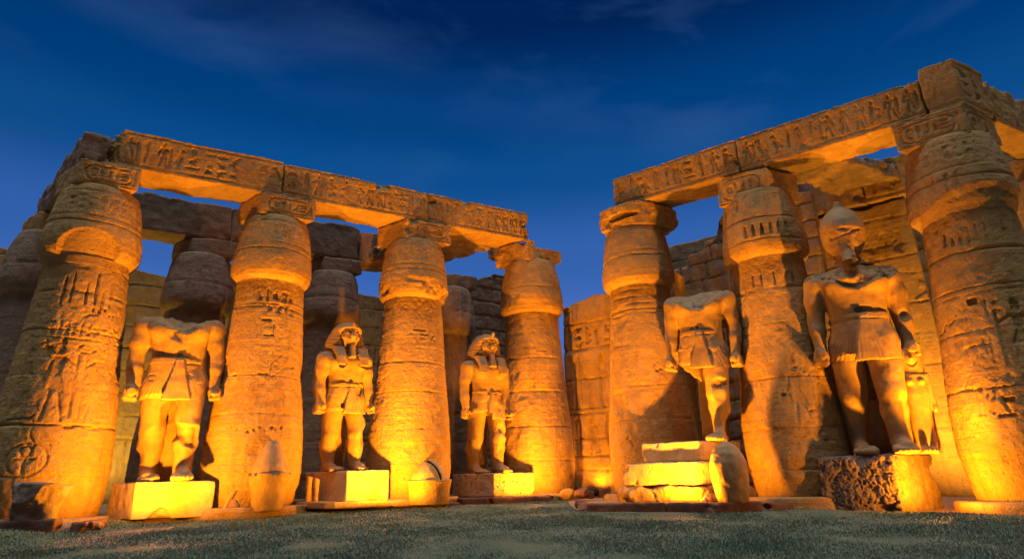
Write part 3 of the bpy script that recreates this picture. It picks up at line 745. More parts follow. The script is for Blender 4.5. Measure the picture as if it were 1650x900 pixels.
beam('dark rear beam seen under the beam over the headless statue', LF, (1.2, 5.4, 10.12), (6.0, 6.9, 11.9), 51, rel=False, group=RG, mat=DARKS, h=.055, cut=cutW, chips=4)
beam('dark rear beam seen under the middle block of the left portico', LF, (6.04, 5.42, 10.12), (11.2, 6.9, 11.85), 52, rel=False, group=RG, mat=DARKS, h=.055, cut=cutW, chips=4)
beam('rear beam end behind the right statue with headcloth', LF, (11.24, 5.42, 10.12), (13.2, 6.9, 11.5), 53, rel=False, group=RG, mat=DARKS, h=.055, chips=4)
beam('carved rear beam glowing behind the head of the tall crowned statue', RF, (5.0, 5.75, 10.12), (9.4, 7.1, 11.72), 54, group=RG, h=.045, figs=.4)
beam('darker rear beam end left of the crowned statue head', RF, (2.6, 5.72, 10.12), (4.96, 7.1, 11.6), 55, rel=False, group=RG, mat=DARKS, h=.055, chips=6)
SG = 'roof slabs between the rows'
def slab(label, frame, lo, hi, seed, mat=DARKS):
    o = block('roof_slab', lo, hi, frame, mat, None, None, seed=seed, wear=.16, fine=.09, rnd=.1, h=.06, chips=8)
    return tag(o, label, 'roof slab', SG)
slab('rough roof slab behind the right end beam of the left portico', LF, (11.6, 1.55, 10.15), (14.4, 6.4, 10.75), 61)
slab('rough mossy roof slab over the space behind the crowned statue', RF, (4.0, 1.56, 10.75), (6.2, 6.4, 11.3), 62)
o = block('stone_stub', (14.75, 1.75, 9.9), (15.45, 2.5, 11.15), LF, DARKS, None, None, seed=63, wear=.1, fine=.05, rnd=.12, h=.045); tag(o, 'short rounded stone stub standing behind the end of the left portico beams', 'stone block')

# ------------------------------------------------------------------ walls
def masonry(name, label, frame, p0, p1, thick, ztop, seed, mat=SANDW, h=.055, course=.95, blockw=1.7, rows=(), dep=.03, lean=0.0, cat='wall', reliefs=True, along=0, rough=1.0):
    """wall from p0 to p1 in plan coordinates of the frame, its front on the low side"""
    P0 = frame(*p0); P1 = frame(*p1); e = P1 - P0; Ln = np.linalg.norm(e); e = e / Ln
    n = np.array([e[1], -e[0], 0])
    if n @ (-(P0 + P1) / 2) < 0: n = -n
    zb = -.1
    nx = int(Ln / h) + 1
    xs = np.linspace(0, Ln, nx)
    tops = ztop(xs) if callable(ztop) else np.full(nx, ztop)
    tops = tops + .12 * fbm(xs, xs * 0, xs * 0 + seed, 1.2, 3, seed)
    nz = int((tops.max() - zb) / h) + 1
    F = np.linspace(0, 1, nz)
    X = np.repeat(xs[None, :], nz, 0); Z = zb + (tops - zb)[None, :] * F[:, None]
    D = .03 * rough * fbm(X, Z, X * 0 + seed, .9, 3, seed) + .018 * rough * fbm(X, Z, X * 0, 4.5, 3, seed + 1)
    row = np.floor(Z / course); rz = Z - row * course
    wob = .04 * vnoise(X * 1.5, X * 0, X * 0 + seed)
    e1 = np.abs(rz - course * .0 + wob); e1 = np.minimum(e1, np.abs(course - rz - wob))
    sh = (row * .7919 + seed * .37) % 1.0
    bx = (X / blockw + sh) % 1.0; e2 = np.minimum(bx, 1 - bx) * blockw
    chip = np.clip(vnoise(X * 1.8, Z * 1.8, X * 0 + seed + .5), 0, 1)
    D -= (.04 + .12 * chip) * np.exp(-(e1 / .035) ** 2) * rough + (.035 + .08 * chip) * np.exp(-(e2 / .035) ** 2) * rough
    bi = np.floor(X / blockw + sh)
    D += .03 * rough * vnoise(bi * 7.3 + seed, row * 3.1, bi * 0 + .5)
    D -= .28 * rough * np.clip(fbm(X, Z, X * 0 + seed, .6, 3, seed + 7) - .5, 0, .5)
    if rows:
        R = Relief(Ln, tops.max() + .2, .025); rng = np.random.default_rng(seed)
        for (z, hh, fg) in rows: glyph_row(R, rng, .1, Ln - .1, z, hh, .04, dep, .95, fg); R.seg(0, z - .05, Ln, z - .05, .04, dep * .8)
        D -= R.sample(X, Z)
    off = D - lean * Z
    front = P0[None, None, :] + e * X[..., None] + n * off[..., None]; front[..., 2] = Z
    back = P0[None, :] + e * xs[:, None] - n * (thick + lean * 0)
    bk = np.repeat(back[None], 2, 0).copy(); bk[0, :, 2] = tops; bk[1, :, 2] = zb
    bk[0] += -n * .05 * fbm(xs, xs * 0 + 4, xs * 0, 1, 2, seed)[:, None]
    G = np.concatenate([front, bk], 0)
    c = (P0 + P1) / 2; c[2] = zb
    V = (G - c).reshape(-1, 3); nv = nz + 2
    Q = grid_quads(nv, nx)
    a = [0 * nx + 0 + i * nx for i in range(nz)]
    ends = []
    for j, fl in ((0, False), (nx - 1, True)):
        for i in range(nz - 1):
            # fan strip to the two back corners
            b0 = (nz + 1) * nx + j; b1 = nz * nx + j
            tgt = b0 if i < nz // 2 else b1
            ends.append([i * nx + j, (i + 1) * nx + j, tgt, tgt])
        ends.append([(nz // 2) * nx + j, nz * nx + j, (nz + 1) * nx + j, (nz + 1) * nx + j])
    up = np.cross(e, [0, 0, 1.0])
    if up @ n < 0: Q = Q[:, ::-1]
    Q = list(map(list, Q))
    me_q = [q for q in Q]
    tri = [[q[0], q[1], q[2]] for q in ends]
    me = bpy.data.meshes.new(name); me.from_pydata(V.tolist(), [], me_q + tri); me.update(); me.materials.append(mat)
    o = bpy.data.objects.new(name, me); COL.objects.link(o); o.location = Vector([float(v) for v in c]); sm(o)
    return tag(o, label, cat)
masonry('court_wall', 'dim olive carved wall behind the left portico, seen between the left columns', LF, (2.3, 11.4), (22.0, 11.4), 1.5, lambda x: 10.05 + .15 * np.sin(x * 1.1) - .6 * (x > 15), 71, rows=[(6.2, 1.6, .8), (3.8, 1.8, .8), (1.4, 1.9, .8)])
masonry('court_wall', 'distant yellowish wall at the far left edge behind the corner column', LF, (-14, 12.5), (2.1, 12.4), 1.5, lambda x: 10.6 + .1 * np.sin(x), 72, rows=[(6.2, 1.6, .8), (3.8, 1.8, .8)])
masonry('gateway_wall', 'carved wall between the two porticos, lit by a floodlight at its foot', RF, (-5.1, 2.6), (-.15, 2.6), 1.2, lambda x: 7.75 + .075 * x + .15 * np.floor(x / 1.5) * .3, 73, mat=SAND, rows=[(5.9, .9, .5), (3.3, 2.4, .95), (1.7, 1.5, .7)], dep=.11, h=.045, course=1.15, lean=.01)
masonry('court_wall', 'yellow lit wall behind the right portico and the crowned statue', RF, (-9.0, 11.2), (22, 11.2), 1.5, 12.3, 74, rows=[(8.6, 1.6, .8), (6.2, 1.6, .8), (3.8, 1.8, .8), (1.4, 1.9, .8)], dep=.04)
masonry('stone_pier', 'tall flat carved pier lit amber behind the crowned statue', RF, (3.3, 5.85), (6.15, 5.85), 1.4, 10.05, 77, mat=SAND, rows=[(8.0, 1.0, .6), (6.3, 1.2, .8), (4.2, 1.6, .8), (2.2, 1.6, .8)], h=.045, dep=.05, course=1.05, cat='pier', rough=.55)
masonry('ruined_wall', 'ruined stepped wall rising to the right behind the one legged statue', RF, (-2.6, 5.2), (3.6, 5.2), 1.6, lambda x: np.interp(x, [0, .5, .55, 1.2, 1.25, 1.85, 2.0, 2.45, 2.6, 2.75, 3.0, 4.0, 6.2], [8.5, 8.9, 9.1, 9.05, 9.45, 9.6, 9.95, 10.1, 10.5, 10.85, 11.05, 11.0, 11.0]), 75, mat=DARKS, course=.7, blockw=1.1, rough=1.3)
masonry('ruined_wall', 'rubble wall of big rounded blocks behind the right statue with headcloth', LF, (18.5, 8.2), (22.5, 8.2), 1.6, lambda x: np.interp(x, [0, .3, .5, .7, 1.8, 2.5, 4], [10.0, 10.1, 10.5, 10.8, 11.3, 11.4, 11.2]), 76, mat=DARKS, course=.75, blockw=1.0, rough=1.4, rows=())
# ------------------------------------------------------------------ statues
def toes(X, Y, Z, d, x, yt, k):
    for i, (dx, r, dy) in enumerate(((-.034, .0135, .014), (-.016, .0145, .004), (.003, .0155, -.003), (.022, .018, -.006), (.044, .024, -.004))):
        d = smin(d, cone(X, Y, Z, (x + k * dx * 1.05, yt + .035, .022), (x + k * dx * 1.15, yt + dy - .012, .014), r, r * .82), .008)
    return d
def fist(X, Y, Z, d, x, y, z, k, rod=True):
    d2 = ell(X, Y, Z, (x, y, z), (.040, .050, .042))
    for i in range(4):       # curled fingers, front to back
        yy = y - .036 + i * .024
        d2 = smin(d2, cone(X, Y, Z, (x + k * .026, yy, z + .012), (x + k * .030, yy, z - .032), .0145, .0135), .006)
        d2 = smin(d2, cone(X, Y, Z, (x + k * .030, yy, z - .032), (x - k * .018, yy, z - .040), .0135, .0125), .006)
    d2 = smin(d2, cone(X, Y, Z, (x + k * .01, y - .045, z + .022), (x - k * .012, y - .066, z - .008), .018, .015), .008)   # thumb
    if rod: d2 = np.minimum(d2, np.maximum(np.hypot(X - x, Z - z + .004) - .021, np.abs(Y - y + .014) - .072))
    return smin(d, d2, .018)
def arm(X, Y, Z, d, k, sp, w=1.0):
    sh = (k * .196, .012, .920); el = (k * .222, .025, .712); wr = (k * .222, -.010, .565); fs = (k * .224, -.026, .515)
    a = cone(X, Y, Z, sh, (k * .212, .018, .82), .062, .055)
    a = smin(a, cone(X, Y, Z, (k * .212, .018, .82), el, .055, .047), .02)
    a = smin(a, cone(X, Y, Z, el, (k * .223, .010, .655), .047, .046), .02)
    a = smin(a, cone(X, Y, Z, (k * .223, .010, .655), wr, .045, .036), .02)
    if sp.get('break_arm') == k:   # forearm split off between elbow and wrist
        a = np.maximum(a, .045 - np.sqrt((X - k * .232) ** 2 + (Y + .055) ** 2 + (Z - .70) ** 2))
    d = smin(d, a, .022)
    return fist(X, Y, Z, d, *fs, k, sp.get('rod', True))
def body_fn(sp):
    S = sp['S']; sd = sp['seed']
    def fn(X, Y, Z):
        zs = [.53, .60, .66, .72, .78, .84, .90, .94, .975, 1.0]
        d = loft(X, Y, Z, zs, [.158, .162, .150, .146, .154, .168, .184, .184, .128, .06], [.115, .118, .108, .104, .110, .120, .128, .116, .088, .05], None, 2.3)
        # pectorals, navel
        for k in (-1, 1):
            d = smin(d, ell(X, Y, Z, (k * .078, -.085, .885), (.085, .045, .052)), .03)
            d = smin(d, cone(X, Y, Z, (k * .02, .0, .968), (k * .19, .012, .920), .062, .062), .04)
        d = smax(d, .013 - np.sqrt(X ** 2 + (Y + .108) ** 2 + (Z - .735) ** 2), .006)
        for k in (-1, 1):
            if sp.get('no_arm') == k: continue
            d = arm(X, Y, Z, d, k, sp)
        # legs: left of the viewer stands back, right strides forward
        for k in (-1, 1):
            yo = .055 if k < 0 else -.075
            if sp.get('legs') == 'one' and k < 0:
                st = cone(X, Y, Z, (k * .09, 0, .56), (k * .095, .0, .40), .092, .075)
                st = np.maximum(st, (.515 - .95 * (X + .17) + .02 * vnoise(X * 30, Y * 30, Z * 30) - Z) * .72)
                d = smin(d, st, .03); continue
            hip = (k * .084, yo * .3, .56); kn = (k * .090, yo * .8 - .005, .305); an = (k * .088, yo + .02, .06)
            g = cone(X, Y, Z, hip, kn, .093, .072)
            g = smin(g, ell(X, Y, Z, (kn[0], kn[1] - .03, kn[2] + .005), (.045, .04, .05)), .02)
            cf = (k * .09, yo + .028, .215)
            g = smin(g, cone(X, Y, Z, kn, cf, .066, .069), .02)
            g = smin(g, cone(X, Y, Z, cf, an, .069, .049), .02)
            g = smin(g, cone(X, Y, Z, (k * .088, yo - .005, .26), (k * .088, yo - .012, .09), .038, .03), .02)   # shin
            f = cone(X, Y, Z, (k * .09, yo + .055, .03), (k * .094, yo - .10, .022), .040, .036)
            f = smin(f, cone(X, Y, Z, an, (k * .094, yo - .08, .028), .045, .028), .03)
            f = np.maximum(f, .001 - Z)
            f = toes(X, Y, Z, f, k * .094, yo - .135, k * -1)
            g = smin(g, f, .02)
            d = smin(d, g, .02)
        # stone left standing behind the legs
        if sp.get('web', True):
            d = np.minimum(d, box(X, Y, Z, (sp.get('web_x', -.04), .10, .28), (.085, .035, .30), .01))
        hd = sp.get('head')
        if hd:
            hs = sp.get('hs', 1.0); X0, Y0, Z00 = X, Y, Z; dB = d / hs
            X, Y, Z = X / hs, Y / hs, .965 + (Z - .965) / hs; d = dB
            nk = cone(X, Y, Z, (0, .005, .95), (0, -.012, 1.05), .072, .062)
            d = smin(d, nk, .04)
            f = ell(X, Y, Z, (0, -.022, 1.105), (.071, .082, .092))
            f = smin(f, ell(X, Y, Z, (0, -.04, 1.055), (.05, .055, .045)), .03)
            f = smin(f, ell(X, Y, Z, (0, -.09, 1.04), (.024, .018, .02)), .015)      # chin
            if hd == 'nemes': f = smin(f, cone(X, Y, Z, (0, -.098, 1.125), (0, -.118, 1.088), .010, .019), .012)   # nose
            else: f = ell(X, Y, Z, (0, -.0, 1.10), (.07, .07, .08))
            for k in ((-1, 1) if hd == 'nemes' else ()):
                f = smin(f, cone(X, Y, Z, (k * .012, -.098, 1.138), (k * .052, -.08, 1.136), .011, .008), .01)   # brow
                f = smax(f, .017 - np.sqrt(((X - k * .031) / 1.5) ** 2 + (Y + .110) ** 2 + ((Z - 1.116) * 1.1) ** 2), .006)
                f = smin(f, ell(X, Y, Z, (k * .031, -.090, 1.115), (.019, .012, .0085)), .003)
                f = smin(f, ell(X, Y, Z, (k * .042, -.075, 1.085), (.026, .024, .024)), .02)
                f = smin(f, ell(X, Y, Z, (k * .083, -.015, 1.108), (.014, .024, .034)), .008)     # ears
            if hd == 'nemes':
                f = smin(f, ell(X, Y, Z, (0, -.100, 1.068), (.027, .014, .0075)), .004)
                f = smin(f, ell(X, Y, Z, (0, -.098, 1.056), (.022, .013, .008)), .004)
            d = smin(d, f, .012)
            # ceremonial beard
            if hd == 'nemes': d = np.minimum(d, loft(X, Y, Z, [.93, 1.035], [.030, .021], [.024, .02], [-.115, -.092], 3))
            X, Y, Z = X0, Y0, Z00; d = d * hs
        if sp.get('chest_break'):
            w = fbm(X, Y, Z, 9, 3, sd)
            if sp['chest_break'] == 'top':      # headless: neck stump and a shattered slope over the chest
                d = smin(d, cone(X, Y, Z, (0, .02, .93), (0, .025, 1.0), .085, .07), .04)
                pl = (Z - 1.005 + .95 * np.maximum(.045 - Y, 0) * np.clip(1.15 - np.abs(X) / .2, 0, 1) + .034 * w) * .72
                d = np.where((np.abs(X) < .19) & (Z > .80), smax(d, pl, .008), d)
            else:                                # a V of lost surface on the chest
                reg = np.clip((Z - (.835 + .42 * np.abs(X - .015) + .02 * w)) * 60, 0, 1) * (Y < .02) * (Z < 1.0)
                d = d + reg * (.010 + .020 * np.abs(fbm(X, Y, Z, 15, 3, sd + 2)))
        d = np.maximum(d, .001 - Z)
        d = d + .0046 * fbm(X, Y, Z, 10, 3, sd) + .005 * fbm(X, Y, Z, 4, 2, sd + 1)
        # a few lost chips and pits
        ch = fbm(X, Y, Z, 7.0, 2, sd + 12)
        d = d + .06 * np.clip(ch - .62, 0, .4)
        return d
    return fn
def kilt_fn(sp):
    sd = sp['seed']; h0 = sp.get('hem', .475)
    def fn(X, Y, Z):
        d = loft(X, Y, Z, [.50, .55, .62, .68, .712], [.156, .160, .160, .154, .1495], [.112, .116, .118, .114, .110], None, 2.3)
        for k in (-1, 1):
            yo = .055 if k < 0 else -.075
            d = smin(d, cone(X, Y, Z, (k * .084, yo * .3, .56), (k * .090, yo * .8 - .005, .305), .0965, .077), .03)
        # the hem, a little higher between the thighs
        hem = h0 + .03 * np.clip(1 - np.abs(X) / .05, 0, 1) - .012 * (X > .02)
        d = np.maximum(d, np.maximum(hem - Z, Z - .712))
        # triangular apron and belt
        t = np.clip((.69 - Z) / .23, 0, 1)
        ap = np.maximum(np.abs(X - .012) - (.018 + .062 * t), np.maximum(np.abs(Y + .112 + .016 * t) - .014, np.maximum(h0 - .015 - Z, Z - .70)))
        if sp.get('apron', True): d = smin(d, ap, .010)
        belt = loft(X, Y, Z, [.686, .712], [.153, .152], [.114, .113], None, 2.5)
        d = smin(d, belt, .004)
        d = smax(d, -(np.abs(Z - .681) - .0035 + np.clip(-d - .006, 0, 1) * 9), .002)
        # pleats fanning from the belt
        ang = np.arctan2(X - .0, .86 - Z)
        d = d + .0011 * np.sin(ang * 120) * (np.abs(X - .012) > .03)
        if sp.get('legs') == 'one':
            d = np.maximum(d, (.53 - .95 * (X + .17) + .02 * vnoise(X * 30, Y * 30, Z * 30) - Z) * .72)
        if sp.get('kilt_break'):
            w = fbm(X, Y, Z, 12, 3, sd + 8)
            e = np.maximum(Z - (h0 + .045 + .5 * (X + .2) * (X < -.04) + .03 * w), -X - .3)
            d = np.maximum(d, -np.maximum(e, X + .015))
        return d + .0045 * fbm(X, Y, Z, 10, 3, sd + 2) + .05 * np.clip(fbm(X, Y, Z, 7, 2, sd + 13) - .6, 0, .4)
    return fn
def nemes_fn(sp):
    sd = sp['seed']; hs = sp.get('hs', 1.0)
    def fn(X, Y, Z):
        X, Y, Z = X / hs, Y / hs, .965 + (Z - .965) / hs
        d = loft(X, Y, Z, [.965, 1.0, 1.05, 1.10, 1.15, 1.19, 1.205], [.150, .152, .145, .126, .104, .066, .02], [.075, .08, .085, .092, .095, .07, .02], [.035, .03, .02, .012, -.012, -.012, -.012], 2.3)
        d = smax(d, -np.maximum(ell(X, Y, Z, (0, -.10, 1.085), (.078, .10, .080)), Z - 1.150), .01)
        br = loft(X, Y, Z, [1.145, 1.165], [.088, .084], [.100, .098], [-.02, -.02], 2.2)
        d = smin(d, br, .006)
        for k in (-1, 1):      # lappets on the chest
            l = loft(X - k * .088, Y, Z, [.875, .94, 1.01], [.030, .038, .046], [.016, .020, .03], [-.124, -.112, -.062], 3.5)
            d = smin(d, l, .012)
        d = smin(d, cone(X, Y, Z, (0, -.112, 1.155), (0, -.128, 1.185), .014, .012), .008)   # uraeus stump
        d = d + .0022 * np.sin(Z * 260) * (Y > -.11) * (Z < 1.13)
        tp = np.clip(fbm(X, Y, Z, 8, 2, sd + 4) - .2, 0, 1) * np.clip((Z - 1.12) * 20, 0, 1)
        return (d + .04 * tp + .002 * fbm(X, Y, Z, 11, 3, sd + 3)) * hs
    return fn
def crown_fn(sp):
    sd = sp['seed']
    def fn(X, Y, Z):
        d = loft(X, Y, Z, [1.06, 1.10, 1.15, 1.20, 1.25, 1.29, 1.32, 1.345, 1.36], [.074, .100, .119, .124, .120, .104, .082, .055, .034], [.074, .096, .110, .114, .106, .088, .064, .04, .022], [.0, -.004, -.004, .0, .005, .01, .012, .012, .012], 2.0)
        d = smin(d, cone(X, Y, Z, (0, -.075, 1.07), (0, -.105, .985), .040, .044), .03)     # beard
        w = fbm(X, Y, Z, 10, 3, sd + 3)
        edge = 1.205 - .10 * X + .015 * w
        reg = np.clip((edge - Z) * 60, 0, 1) * np.clip((-Y + .0) * 25, 0, 1) * (Z > 1.0)
        d = d + reg * (.003 + .014 * np.abs(fbm(X, Y, Z, 14, 3, sd + 5)))
        crk = np.abs(Z - (1.165 + .25 * X + .02 * w)) 
        d = d + .010 * np.exp(-(crk / .008) ** 2) * (Y < 0) * (np.abs(X + .0) < .08)
        kn = cone(X, Y, Z, (0, .012, 1.352), (0, .012, 1.372), .034, .028)
        return np.minimum(d, kn) + .003 * fbm(X, Y, Z, 9, 3, sd)
    return fn
def pillar_fn(sp):
    sd = sp['seed']; zt = sp.get('pillar_top', .96)
    def fn(X, Y, Z):
        d = box(X, Y, Z, (0, .165, zt / 2), (.085, .055, zt / 2), .008)
        return d + .003 * fbm(X, Y, Z, 8, 3, sd + 6)
    return fn
def queen_fn(sp):
    """the small royal wife carved beside the leg: wig, arms at her sides, long dress"""
    def fn(X, Y, Z):
        d = loft(X, Y, Z, [.0, .03, .20, .30, .36, .40, .43], [.060, .052, .056, .062, .058, .064, .03], [.05, .045, .045, .05, .045, .045, .025], None, 2.4)
        for k in (-1, 1):
            d = smin(d, cone(X, Y, Z, (k * .064, 0, .40), (k * .074, -.01, .24), .019, .014), .008)
            d = smin(d, ell(X, Y, Z, (k * .074, -.014, .225), (.013, .018, .02)), .006)
            d = smin(d, cone(X, Y, Z, (k * .02, -.05, .02), (k * .022, -.085, .012), .018, .015), .01)
            d = smin(d, ell(X, Y, Z, (k * .027, -.038, .365), (.02, .018, .018)), .008)
        d = smin(d, cone(X, Y, Z, (0, 0, .41), (0, -.004, .46), .026, .026), .01)
        hd = ell(X, Y, Z, (0, -.012, .495), (.035, .040, .047))
        hd = smin(hd, cone(X, Y, Z, (0, -.05, .50), (0, -.056, .487), .006, .009), .006)
        d = smin(d, hd, .008)
        wig = loft(X, Y, Z, [.40, .44, .50, .54, .558], [.060, .062, .056, .042, .01], [.045, .05, .052, .04, .01], [.012, .012, .006, 0, 0], 2.3)
        wig = smax(wig, -ell(X, Y, Z, (0, -.05, .49), (.034, .045, .045)), .006)
        d = smin(d, wig, .004)
        d = np.minimum(d, box(X, Y, Z, (0, .055, .29), (.072, .03, .29), .006))
        return np.maximum(d, .001 - Z) + .002 * fbm(X, Y, Z, 12, 3, 3)
    return fn
def statue(label, xy, z, yaw, sp, group='colossal royal statues between the columns', tilt=0.0):
    root = thing('colossal_statue', label, 'statue', (xy[0], xy[1], z), yaw, group)
    S = sp['S']; W = sp.get('W', 1.0); hh = sp.get('h', .026) / S
    def put(name, fn, lo, hi, mat=GRAN, par=root, off=(0, 0, 0), k=1.0):
        V, Q = sdf_mesh(fn, lo, hi, hh)
        V = V * np.array([S * W * k, S * k, S * k]) + np.array(off) * S
        return link_mesh(name, V, Q, mat, par)
    ztop = 1.30 if sp.get('head') else 1.02
    put('body', body_fn(sp), (-.34, -.27, -.02), (.34, .20, ztop))
    put('kilt', kilt_fn(sp), (-.24, -.22, .38), (.24, .19, .74))
    if sp.get('pillar', True): put('back_pillar', pillar_fn(sp), (-.13, .09, -.02), (.13, .25, sp.get('pillar_top', .96) + .04))
    if sp.get('head') == 'nemes': put('headcloth', nemes_fn(sp), (-.23, -.22, .78), (.23, .18, 1.30))
    if sp.get('head') == 'crown': put('crown', crown_fn(sp), (-.17, -.17, 1.0), (.17, .17, 1.48))
    if sp.get('queen'):
        q = put('queen_figure', queen_fn(sp), (-.12, -.12, -.02), (.12, .11, .60), off=(.19, -.035, 0), k=.95)
        q['label'] = 'small carved queen standing beside the leg'
    root.rotation_euler = (0, tilt, yaw)
    return root
def perp(xy): 
    n = np.hypot(*xy); return np.array([xy[1] / n, -xy[0] / n])
def place(xy, u, f=0.0):
    xy = np.array(xy, dtype=float); p = perp(xy); h = xy / np.hypot(*xy)
    return xy + p * u - h * f
def face_cam(xy, deg):      # rotation about z: local -Y to the camera, then turned by deg to the viewer's right
    return math.atan2(-xy[0], xy[1]) + radians(deg)
S1, S2, S3, S4, S5 = (-9.63, 18.3), (-5.37, 20.61), (-1.15, 22.9), (5.29, 19.05), (9.40, 16.95)
statue('headless statue with both legs whole on the leftmost pedestal', place(S1, -.30), .98, face_cam(S1, 2), dict(S=4.78, W=.99, seed=1, chest_break='top', web_x=-.02, h=.026), tilt=radians(-2))
statue('left of the two statues wearing a striped headcloth, its kilt and legs whole', place(S2, -.22), 1.20, face_cam(S2, 26), dict(S=3.86, W=.99, hs=1.2, seed=2, head='nemes', h=.027), tilt=radians(-1.5))
statue('right of the two statues wearing a striped headcloth, its kilt broken off at the hem', place(S3, .08), 1.07, face_cam(S3, 30), dict(S=4.02, W=.96, hs=1.2, seed=3, head='nemes', kilt_break=True, h=.027))
statue('headless statue standing on one leg, on two stacked blocks right of the gateway', place(S4, .50), 1.74, face_cam(S4, -14), dict(S=4.62, W=.93, seed=4, chest_break='top', cut=.055, legs='one', web=False, h=.026, pillar_top=.9), tilt=radians(2.0))
statue('tallest statue with a pear shaped crown and shattered face, on the rough pedestal', place(S5, .22), 1.20, face_cam(S5, 6), dict(S=5.2, W=.92, seed=5, head='crown', chest_break='v', face_break=True, break_arm=1, queen=True, web_x=-.0, h=.026, pillar_top=1.05), tilt=radians(1.0))

# ------------------------------------------------------------------ pedestals
def rblock(name, label, cat, ctr, ax, ay, hx, hy, z0, z1, seed, mat, group=None, wear=.03, fine=.015, rnd=.03, h=.03, chips=3, bumps=None, tagit=True, grooves=None):
    """hewn block around a centre with half lengths along the two given plan directions"""
    ctr = np.array([ctr[0], ctr[1], 0.0])
    def fr(a, b, z=0.0): return ctr + ax * a + ay * b + np.array([0, 0, z])
    cut = None
    if bumps is not None:
        def cut(X, Y, Z, d, w1, w2):
            return np.where(Y < -hy + .25, d + bumps * (np.abs(fbm(X, Y, Z, 13, 2, seed + 9)) ), d)
    if grooves is not None:
        def cut(X, Y, Z, d, w1, w2):
            return np.maximum(d, np.where(X < -hx + .25, .06 - np.abs(((Y + hy) % .42) - .21) * .9, -1) - np.clip(X + hx, 0, 1) * 0 - .0) if False else d
    o = block(name, (-hx, -hy, z0), (hx, hy, z1), fr, mat, None, None, seed=seed, wear=wear, fine=fine, rnd=rnd, h=h, chips=chips, cut=cut)
    return tag(o, label, cat, group) if tagit else o
PG = 'granite pedestals of the statues'
rblock('statue_pedestal', 'smooth pale pedestal under the whole headless statue', 'pedestal', place(S1, -.30), D1, D2, .98, .74, gz(18) + .1, .985, 201, PALE, PG, wear=.03, fine=.012, chips=3)
rblock('statue_pedestal', 'pedestal under the left statue with headcloth, bright front and dark left side', 'pedestal', place(S2, -.05), D1, D2, .66, 1.05, .30, 1.21, 202, PALE, PG, wear=.035, fine=.014, chips=4)
rblock('pedestal_step', 'flat step stone under the pedestal of the left statue with headcloth', 'step', place(S2, .1, .25), D1, D2, 1.25, 1.2, .12, .33, 212, SAND, None, wear=.04)
rblock('statue_pedestal', 'pitted pedestal under the right statue with headcloth, its front pocked with holes', 'pedestal', place(S3, .30), D1, D2, .80, .95, .30, 1.08, 203, stone('pitted_granite', (.56, .44, .26), (.4, .3, .17), (.64, .52, .33), bump=1.6, pits=1.6, scale=1.0), PG, wear=.02, fine=.02, chips=2)
rblock('statue_pedestal', 'upper of two stacked blocks under the one legged statue', 'pedestal', place(S4, -.03), -D2, D1, .88, .92, 1.20, 1.755, 204, PALE, PG, wear=.025, chips=3)
rblock('statue_pedestal', 'lower of two stacked blocks under the one legged statue', 'pedestal', place(S4, -.24, .1), -D2, D1, 1.15, 1.12, .56, 1.18, 205, PALE, PG, wear=.035, fine=.018, chips=4, rnd=.04)
rblock('footing_slab', 'rounded sandstone slab under the stacked blocks right of the gateway', 'slab', place(S4, -.27, .2), -D2, D1, 1.26, 1.25, .06, .54, 206, SAND, None, wear=.08, fine=.05, chips=4, rnd=.16)
rblock('statue_pedestal', 'large pedestal under the crowned statue, rough hacked front and smooth bright right side', 'pedestal', place(S5, -.02), -D2, D1, .90, .88, -.25, 1.21, 207, GRAND, PG, wear=.04, fine=.02, chips=5, rnd=.07, bumps=.06, h=.022)

# ------------------------------------------------------------------ fragments on the ground
def sculpt(name, label, cat, xy, z, yaw, fn, lo, hi, mat, h=.024, group=None):
    V, Q = sdf_mesh(fn, lo, hi, h)
    o = link_mesh(name, V, Q, mat, None, True, (xy[0], xy[1], z)); o.rotation_euler = (0, 0, yaw)
    return tag(o, label, cat, group)
def crownA(X, Y, Z):      # white crown set in the red crown
    r = np.hypot(X, Y)
    bowl = loft(X, Y, Z, [0, .05, .45, .92, 1.0], [.37, .39, .46, .585, .60], [.36, .38, .45, .57, .58])
    rim = np.maximum(np.abs(r - .56) - .03, np.abs(Z - .985) - .035)
    d = smin(bowl, rim, .02)
    d = np.maximum(d, -np.maximum(np.maximum(r - .57, .525 - r), .95 - Z))
    c = loft(X, Y, Z, [.7, .98, 1.15, 1.35, 1.58, 1.77, 1.88, 1.92], [.52, .53, .50, .43, .325, .225, .16, .10], [.51, .52, .49, .42, .32, .22, .16, .10])
    d = np.minimum(d, c)
    w = fbm(X, Y, Z, 6, 3, 1)
    d = np.maximum(d, -(X - .10 + .10 * w + (1.75 - Z) * .10 + np.maximum(0, 1.05 - Z) * 3 + np.abs(Y) * .0 - .16) * 1.0 - 0) if False else d
    return d + .015 * fbm(X, Y, Z, 4, 3, 2)
sculpt('crown_fragment', 'fallen double crown of stone, a tall cone in a flared bowl, beside the second column', 'statue fragment', (-7.08, 18.55), .13, .3, crownA, (-.7, -.7, -.05), (.7, .7, 1.98), GRAN)
def crownB(X, Y, Z):
    r = np.hypot(X, Y)
    d = loft(X, Y, Z, [0, .08, .4, .66, .70], [.60, .62, .64, .68, .66], [.58, .60, .62, .66, .64])
    rim = np.maximum(np.abs(r - .65) - .045, np.abs(Z - .70) - .04)
    d = smin(d, rim, .02)
    c = loft(X, Y, Z, [.6, .75, .95, 1.15, 1.30, 1.37], [.64, .625, .545, .39, .21, .06], [.64, .625, .545, .39, .21, .06])
    d = np.minimum(d, c)
    # a curved split on the right of the dome
    s = np.hypot(X + .30, (Z - .62) * .86)
    g = np.maximum(np.abs(s - .62) - .022, np.maximum(.73 - Z, Y - .1))
    d = np.maximum(d, -g)
    return d + .014 * fbm(X, Y, Z, 4, 3, 7)
